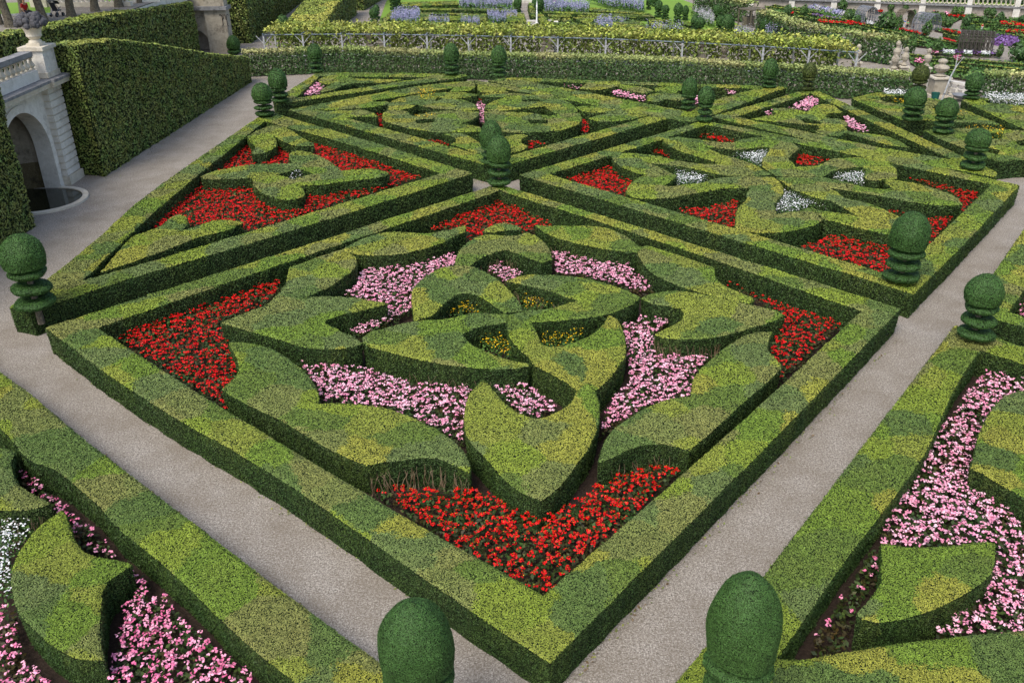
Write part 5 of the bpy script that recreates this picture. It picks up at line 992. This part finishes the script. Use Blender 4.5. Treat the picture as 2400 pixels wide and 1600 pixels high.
rowl = [((60, 222), (520, 332)), ((0, 235), (560, 362)), ((-20, 262), (500, 372)), ((60, 290), (430, 352)), ((560, 322), (900, 396)), ((700, 292), (1000, 360)), ((430, 462), (1340, 545)), ((470, 490), (1340, 585)), ((620, 540), (900, 572)), ((640, 575), (880, 600)), ((860, 192), (1400, 222)), ((900, 215), (1400, 245)),
        ((1100, 262), (1400, 290)), ((1160, 300), (1400, 325)), ((880, 160), (1200, 165)), ((560, 180), (760, 215))]
rows_s = [((700, 62), (1060, 128)), ((820, 112), (1280, 182)), ((560, 42), (960, 62)), ((1080, 162), (1400, 196)), ((900, 152), (1300, 226)), ((660, 78), (980, 112))]
names_ = ['edging beside the slanting screen', 'edging in the left kitchen bed', 'lower edging of the left kitchen bed', 'short edging nearest the long screen', 'edging before the lattice tunnel', 'edging behind the lattice tunnel', 'long edging above the right screen', 'second long edging above the right screen', 'short edging by the big pedestal', 'lowest short edging by the big pedestal', 'upper edging at the right border', 'second edging at the right border', 'third edging at the right border', 'lowest edging at the right border', 'edging under the far wall', 'edging beside the round arbour',
          'edging among the round lavender clumps', 'edging over the red row', 'farthest edging at the upper left', 'edging right below the red row', 'long edging following the slanting screen', 'short edging at the upper left']
for (crop, (a, b)), nm in zip([('Y', r) for r in rowl]+[('S', r) for r in rows_s], names_):
    (ax, ay), (bx_, by_) = [K(*p[:2]) for p in X(crop, [a, b])]; L_ = math.dist((ax, ay), (bx_, by_)); nx_, ny_ = -(by_-ay)/L_*.3, (bx_-ax)/L_*.3
    hedge('thin low box '+nm, [dense([(ax, ay), (bx_, by_), (bx_+nx_, by_+ny_), (ax+nx_, ay+ny_)], 1)], top=KZ+.5, bottom=KZ, world=True, step=2, group='low box edgings of the kitchen garden', cover=1.5, wob=.01)
band = lambda a, b, w: [(a[0], a[1]-w), (b[0], b[1]-w), (b[0], b[1]+w), (a[0], a[1]+w)]
def kfl(lab, crop, a, b, w, kind, h=.45, d=.8):
    flowers(lab, [K(p[0], p[1]) for p in X(crop, band(a, b, w))], kind, h=h, dens=d, z0=KZ, world=True)
for q in (('red row above the long slanting screen', 'S', (1070, 190), (1344, 212), 9, 'red'), ('red row at the left end of the kitchen garden', 'Y', (-60, 198), (90, 216), 8, 'red'), ('red row in front of the round arbour', 'Y', (340, 248), (570, 298), 6, 'red'), ('red row before the standard trees', 'Y', (705, 332), (880, 380), 7, 'red'),
          ('red row right of the cross path', 'Y', (700, 258), (840, 288), 7, 'red'), ('upper red row at the right border', 'Y', (1155, 200), (1400, 232), 11, 'red'), ('lower red row at the right border', 'Y', (1195, 270), (1400, 278), 9, 'red'), ('small red patch under the wall at the left arbour', 'Y', (180, 105), (225, 108), 8, 'red'), ('small red patch under the wall in the middle', 'Y', (612, 106), (660, 108), 8, 'red'),
          ('red patch by the middle trees', 'Y', (740, 146), (880, 155), 6, 'red'), ('pale pink roses at the middle', 'Y', (720, 112), (745, 135), 12, 'pink'), ('white and yellow flowers beside the left arbour', 'Y', (100, 200), (150, 212), 10, 'white'), ('white flower row left', 'Y', (700, 436), (790, 442), 12, 'white'), ('purple flower row left', 'Y', (640, 430), (700, 440), 12, 'purple'),
          ('purple flower row middle', 'Y', (790, 436), (860, 442), 12, 'purple'), ('white flower row middle', 'Y', (860, 438), (930, 446), 12, 'white'), ('purple flower row right', 'Y', (930, 438), (1000, 446), 12, 'purple'), ('white flower row right', 'Y', (1000, 444), (1070, 450), 12, 'white'), ('purple flower row at the tunnel', 'Y', (1070, 444), (1140, 452), 12, 'purple'),
          ('pink roses left behind the finials', 'Y', (480, 505), (545, 508), 14, 'deeppink'), ('pink roses in the middle behind the right screen', 'Y', (780, 482), (840, 488), 14, 'deeppink'), ('pink roses over the long screen', 'Y', (600, 430), (660, 436), 12, 'deeppink'), ('white patch at the right edge', 'Y', (1290, 455), (1400, 480), 18, 'white'),
          ('red spots behind the upper screen', 'S', (830, 120), (870, 124), 8, 'red'), ('purple row under the far wall', 'S', (540, 36), (760, 52), 6, 'purple'), ('violet row in the upper kitchen garden', 'S', (1020, 140), (1240, 172), 7, 'purple')):
    kfl(*q)
for i in range(9):
    cx, cy = S_ = (1010+i*33, 72+i*7.5); x, y = K(1600+cx/3.36, cy/3.36); mb = MB(); n = 260; rg = np.random.default_rng(i); P_ = rg.normal(size=(n, 3)); P_ /= np.linalg.norm(P_, axis=1)[:, None]; P_[:, 2] = abs(P_[:, 2]); D_ = P_.copy()
    mb.leaves(P_*.75, D_, .22, 'lavender' if i % 3 != 2 else 'silver', .5, .8); mb.leaves(P_*.6, D_, .3, 'crop', .5, .8); o = mb.build('lavender_bush', origin=False); o.location = (x, y, KZ)
    tag(o, 'rounded pale mauve clump in the row behind the long slanting screen', 'bush', 'rounded mauve clumps in a row')
x, y = K(2000+1200/3.36, 350/3.36); mb = MB(); P_ = rng.normal(size=(500, 3)); P_ /= np.linalg.norm(P_, axis=1)[:, None]; P_[:, 2] = abs(P_[:, 2]); mb.leaves(P_*np.array([1.7, 1.3, 1.]), P_, .3, 'purple', .5, .8); o = mb.build('smoke_bush', origin=False); o.location = (x, y, KZ); tag(o, 'dark purple bush beside the lattice tunnel', 'bush')
def ktree(lab, crop, cx, top, cb, base, w, mat='shrub'):
    (px, pt), (_, pc), (_, pb) = X(crop, [(cx, top), (cx, cb), (cx, base)]); x, y = K(px, pb)
    for _ in range(3):
        zt, zc = ZAT(x, y, pt) if pt > -60 else -3, ZAT(x, y, pc); x += (px-PJ(x, y, (zt+zc)/2)[0])*depth(x, y, KZ)/F
    k_ = depth(x, y, KZ)/F; R_0 = w/CROP[crop][2]/2*k_; o = empty('standard_tree', (x, y, KZ), label=lab, cat='tree', group='clipped standard trees of the kitchen garden')
    mb = MB(); mb.tube([(0, 0, 0), (.04, 0, (zc-KZ)*.6), (0, 0, zc-KZ+.3)], [.07, .05, .04], 'bark', 6); mb.build('trunk', o)
    n = 420; rg = np.random.default_rng(int(cx)); P_ = rg.normal(size=(n, 3)); P_ /= np.linalg.norm(P_, axis=1)[:, None]; D_ = P_.copy(); hh = (zt-zc)/2
    tp = 1-.35*np.clip(P_[:, 2:], 0, 1); P_ = P_*np.array([R_0, R_0, hh])*np.concatenate([tp, tp, np.ones_like(tp)], 1)*(.75+.3*rg.random((n, 1)))*(1+.1*np.sin(D_[:, :1]*6)); P_ += np.array([0, 0, zc-KZ+hh])
    mb = MB(); mb.leaves(P_, D_, max(.16, R_0*.34), mat, .3+.5*rg.random(n), .8, .2); mb.build('crown', o)
ks = 'clipped tree '
for q in ((ks+'against the wall near the left arch', 'Y', 300, 20, 88, 100, 50), (ks+'against the wall left of the vine arch', 'Y', 414, 30, 86, 104, 46), (ks+'behind the left arbour', 'Y', 120, 36, 70, 90, 42), (ks+'left of the twin trees by the wall', 'Y', 800, 52, 124, 135, 44), (ks+'right of the twin trees by the wall', 'Y', 845, 52, 128, 140, 60),
          (ks+'with an oval crown in the middle', 'Y', 898, 116, 206, 225, 64), (ks+'behind a group at the right', 'Y', 1060, 62, 125, 140, 56), (ks+'with a bright crown at the right', 'Y', 1098, 68, 132, 150, 62), (ks+'left in the group at the right', 'Y', 1028, 122, 196, 212, 60), (ks+'tall and narrow in the group at the right', 'Y', 1112, 148, 250, 262, 60),
          (ks+'at the far right below the wall', 'Y', 1162, 95, 172, 188, 62), (ks+'beside the cross path bend', 'Y', 756, 132, 222, 238, 64), (ks+'left of the lattice tunnel, further back', 'Y', 934, 194, 276, 290, 60), (ks+'with a trunk standing by the cross path', 'Y', 586, 168, 278, 300, 76), (ks+'left of the lattice tunnel', 'Y', 857, 262, 376, 388, 84),
          (ks+'with an egg crown at the gravel junction', 'Y', 664, 304, 422, 432, 80), (ks+'behind the cluster of finials', 'Y', 460, 276, 424, 440, 86), (ks+'with a loose crown above the long screen', 'Y', 226, 238, 330, 340, 80), (ks+'twisted slim one right of the lattice tunnel', 'Y', 1160, 345, 450, 462, 46), (ks+'close to the vine arch', 'Y', 362, 126, 238, 250, 66),
          (ks+'at the top left of the wall', 'S', 1262, -4, 82, 92, 74), (ks+'right of the lavender clumps', 'S', 960, 40, 128, 150, 62), (ks+'behind the upper slanting screen', 'S', 832, 36, 118, 126, 66), (ks+'at the left arch, leafy', 'S', 1310, 76, 166, 176, 70), (ks+'between vine arch and middle arbour', 'Y', 545, 105, 175, 190, 60), (ks+'pale one left of the round arbour', 'Y', 400, 262, 335, 345, 60), (ks+'at the right edge under the wall', 'Y', 1335, 120, 180, 192, 60)):
    ktree(*q)
for lab, cx, top, base, w in (('large rounded leafy arbour between the arches', 272, 92, 240, 150), ('leafy arbour mass at the right edge', 1320, 320, 490, 150), ('leafy arbour beside the lattice tunnel', 970, 250, 400, 130), ('leafy arbour covered in vines at the left arch', 60, 110, 200, 90), ('bushy green arbour behind the vine arch', 470, 80, 190, 70)):
    ktree(lab, 'Y', cx, top, base-8, base, w)
def arbour(lab, cx, top, base, w, L_=1.6, rz=0., mat='steel', n=5):
    x, y = K(2000+cx/3.36, base/3.36); k_ = depth(x, y, KZ)/F; R_0 = w/3.36/2*k_; H_ = ZAT(x, y, top/3.36)-KZ; o = empty('lattice_arbour', (x, y, KZ), rz, label=lab, cat='arbour', group='round-topped lattice arbours'); hs = max(.3, H_-R_0)
    pr = [(R_0, 0), (R_0, hs)]+[(R_0*math.cos(a), hs+(H_-hs)*math.sin(a)) for a in np.linspace(0, math.pi, 11)[1:-1]]+[(-R_0, hs), (-R_0, 0)]; mb = MB()
    for i in range(n): mb.tube([(p[0], L_*i/(n-1), p[1]) for p in pr], .05, mat, 4)
    mb.build('hoops', o); mb = MB()
    for p in pr: mb.tube([(p[0], 0, p[1]), (p[0], L_, p[1])], .03, mat, 4)
    for i in range(len(pr)-1):
        for j in range((n-1)*2): y0_, y1_ = L_*j/(n-1)/2, L_*(j+1)/(n-1)/2; mb.tube([(pr[i][0], y0_, pr[i][1]), (pr[i+1][0], y1_, pr[i+1][1])], .028, mat, 3); mb.tube([(pr[i+1][0], y0_, pr[i+1][1]), (pr[i][0], y1_, pr[i][1])], .028, mat, 3)
    mb.build('lattice', o)
arbour('left round-topped arbour behind the slanting screen', 130, 58, 208, 120, 2.2, .3); arbour('dark vine arch with people standing under it', 420, 82, 222, 112, 1.6, .2, 'bark'); arbour('grey arbour in the middle of the kitchen garden', 630, 112, 250, 150, 2.6, .5); arbour('wide lattice tunnel at the right', 1080, 250, 432, 150, 3.6, 1.15, 'bronze', n=9)
# far wall with balustrade
w0, w1 = K(1840, 20), K(2560, 48); wd = np.array([w1[0]-w0[0], w1[1]-w0[1]]); WL = np.linalg.norm(wd); wd /= WL; w0 = np.array(w0)-wd*14; WL += 14; rz = math.atan2(wd[1], wd[0]); wt = ZAT(*K(2000, 27), 7)-KZ
fwl = empty('terrace_wall', (*w0, KZ), rz, label='long old stone terrace wall with an openwork balustrade at the top right', cat='wall')
mb = MB(); mb.box((WL/2, .5, wt/2), (WL, 1., wt), 'oldwall'); mb.build('wall', fwl)
mb = MB(); mb.box((WL/2, .3, wt+.1), (WL, 1.5, .2), 'darkstone'); mb.box((WL/2, .3, wt+1.35), (WL, .5, .2), 'stone'); mb.build('cornice', fwl)
mb = MB(); i = 0
for s_ in np.arange(2, WL, 6.5): mb.box((s_, -.1, wt/2), (.9, .5, wt+.05), 'palestone'); mb.box((s_, .3, wt+.85), (.7, .7, 1.4), 'palestone'); mb.lathe([(.2, 0), (.35, .2), (.38, .5), (.15, .8), (.02, 1.)], 'palestone', (s_, .3, wt+1.5), 8)
mb.build('buttresses', fwl)['kind'] = 'stuff'
mb = MB()
for s_ in np.arange(.3, WL, .62): mb.tube([(s_+.3*math.cos(a), .3, wt+.72+.46*math.sin(a)) for a in np.linspace(0, 2*math.pi, 9)], .085, 'stone', 4)
mb.build('openwork', fwl)['kind'] = 'stuff'
mb = MB(); n = 9000; u = rng.random(n)*(WL+10)
for q in range(1):
    P_ = np.column_stack([u, 5+4*rng.random(n)+nz(u, u*0, .3)*1.5, wt+.2+rng.random(n)*5]); mb.leaves(P_, np.tile([0, -1., .4], (n, 1)), .7, 'shrub', .1, 1.1)
o = mb.build('trees', origin=False); o.location = (*w0, KZ); o.rotation_euler.z = rz; tag(o, 'dark line of greenery above the far terrace wall', 'trees', None, 'stuff')
sheet('terrain', [tuple(w0+wd*-20+np.array([-wd[1], wd[0]])*1), tuple(w0+wd*(WL+40)+np.array([-wd[1], wd[0]])*1), tuple(w0+wd*(WL+40)+np.array([-wd[1], wd[0]])*60), tuple(w0+wd*-20+np.array([-wd[1], wd[0]])*60)], KZ+wt-.02, 'lawn', world=True)
# ---------------------------------------------------------------- people
def person(lab, x, y, z, h, rz, top, legs, hair, sit=False, bag=None, skirt=False):
    o = empty('person', (x, y, z), rz, label=lab, cat='person'); s = h/1.72
    hp = .95 if not sit else .47
    def skin(name, vs, es, rs, mat, parent=o):
        me = bpy.data.meshes.new(name); me.from_pydata([tuple(np.array(v)*s) for v in vs], es, []); ob = bpy.data.objects.new(name, me); COL.objects.link(ob); ob.parent = parent; me.materials.append(M[mat])
        md = ob.modifiers.new('skin', 'SKIN'); sv_ = me.skin_vertices[0].data
        for i, r in enumerate(rs): sv_[i].radius = (r*s, r*s)
        sv_[0].use_root = True; sb_ = ob.modifiers.new('sub', 'SUBSURF'); sb_.levels = 1; sb_.render_levels = 1; return ob
    ky = -.42 if sit else 0
    kn = lambda sx_: (sx_*.1, -.42 if sit else .02, .47 if sit else .5); ft = lambda sx_: (sx_*.11, -.44 if sit else 0, .07)
    V_ = [(0, 0, hp), (0, 0, hp+.22), (0, 0, hp+.45), (0, -.01, hp+.56), (0, -.02, hp+.63), (0, -.02, hp+.76)]; E_ = [(0, 1), (1, 2), (2, 3), (3, 4), (4, 5)]; R_s = [.13, .12, .14, .06, .085, .075]
    for sx_ in (-1, 1):
        b = len(V_); V_ += [(sx_*.1, 0, hp-.03), kn(sx_), ft(sx_), (sx_*.12, ft(sx_)[1]-.16, .04)]; E_ += [(0, b), (b, b+1), (b+1, b+2), (b+2, b+3)]; R_s += [.09, .06, .04, .035]
        b = len(V_); V_ += [(sx_*.19, 0, hp+.46), (sx_*.25, .02, hp+.2), (sx_*.24, -.12, hp+.0), (sx_*.23, -.17, hp-.07)]; E_ += [(2, b), (b, b+1), (b+1, b+2), (b+2, b+3)]; R_s += [.055, .045, .035, .03]
        for fi, (dx, dz) in enumerate(((-.025, -.07), (-.01, -.085), (.008, -.085), (.024, -.07), (.04*-sx_, -.035))):
            V_.append((sx_*.23+dx, -.2-.01*fi*0, hp-.07+dz)); E_.append((b+3, len(V_)-1)); R_s.append(.009)
    body = skin('body', V_, E_, R_s, 'skin')
    skin('shirt', [(0, 0, hp+.02), (0, 0, hp+.22), (0, 0, hp+.46), (-.2, 0, hp+.46), (.2, 0, hp+.46), (-.26, .02, hp+.22), (.26, .02, hp+.22)], [(0, 1), (1, 2), (2, 3), (2, 4), (3, 5), (4, 6)], [.155, .145, .165, .075, .075, .06, .06], top)
    skin('trousers', [(0, 0, hp+.04), (-.1, 0, hp-.05), (.1, 0, hp-.05), kn(-1), kn(1), (ft(-1)[0], ft(-1)[1], .12), (ft(1)[0], ft(1)[1], .12)], [(0, 1), (0, 2), (1, 3), (2, 4), (3, 5), (4, 6)], [.15, .11, .11, .08, .08, .06, .06], legs)
    skin('hair', [(0, .02, hp+.84), (0, .05, hp+.76), (0, .06, hp+.68)], [(0, 1), (1, 2)], [.07, .09, .05], hair)
    if bag: skin('bag', [(.3, .05, hp-.1), (.3, .05, hp+.08), (.12, .02, hp+.45)], [(0, 1), (1, 2)], [.1, .09, .015], bag)
    return o
def kp(lab, cx, base, top, *a, crop='Y', **k):
    (px, pb), (_, pt) = X(crop, [(cx, base), (cx, top)]); x, y = K(px, pb); person(lab, x, y, KZ, ZAT(x, y, pt)-KZ, *a, **k)
kp('person in a pale blue shirt and shorts standing under the vine arch', 398, 222, 152, .4, 'clothblue', 'clothwhite', 'hairbrown')
kp('person in a white and green top standing in front of the vine arch', 421, 227, 165, 0, 'clothgreen', 'clothdark', 'hairbrown', bag='clothwhite')
kp('person in dark clothes walking right of the vine arch', 470, 236, 184, 1.2, 'clothdark', 'clothnavy', 'hairbrown')
kp('person in a red top and white skirt on the path at the right', 1008, 246, 186, .3, 'clothred', 'clothwhite', 'hairbrown', bag='clothblue')
kp('person in red among the far flower rows at the top', 1040, 72, 28, .2, 'clothred', 'clothdark', 'hairbrown', crop='S')
kp('person in dark clothes by the far wall at the top', 782, 46, 8, -.3, 'clothdark', 'clothdark', 'hairbrown', crop='S')
x, y = gz(64, 44); person('person in a bright red jacket sitting on the terrace bench', x, y, TZ, 1.7, 1.2, 'clothred', 'clothdark', 'hairbrown', sit=True)
x, y = G(662, 112); person('fair-haired person in pink seen behind the pergola post at the left', x, y, 0, ZAT(x, y, 87), .5, 'clothpink', 'clothwhite', 'skin')
x, y = G(1300, 22); person('person in pink standing at the top by the lavender', x, y, 0, ZAT(x, y, -6), .3, 'clothpink', 'clothpink', 'hairbrown')
# ---------------------------------------------------------------- light
W_ = bpy.data.worlds.new('World'); SC.world = W_; W_.use_nodes = True
sk = W_.node_tree.nodes.new('ShaderNodeTexSky'); sk.sky_type = 'NISHITA'; sk.sun_disc = False
EL, AZ = R_(55), R_(-150)
sk.sun_elevation = EL; sk.sun_rotation = AZ; sk.dust_density = 3; sk.ozone_density = 1
W_.node_tree.links.new(sk.outputs[0], W_.node_tree.nodes['Background'].inputs[0]); W_.node_tree.nodes['Background'].inputs[1].default_value = .15
sd = bpy.data.lights.new('sun', 'SUN'); sd.energy = 1.5; sd.angle = R_(25); sd.color = (1, .96, .9)
so = bpy.data.objects.new('sun', sd); COL.objects.link(so)
sv = Vector((math.sin(AZ)*math.cos(EL), math.cos(AZ)*math.cos(EL), math.sin(EL)))
so.rotation_euler = sv.to_track_quat('Z', 'Y').to_euler(); so.location = (0, 0, 40)
vs = SC.view_settings; vs.view_transform = 'Standard'; vs.look = 'None'; vs.gamma = 1; vs.exposure = .72; vs.use_curve_mapping = False
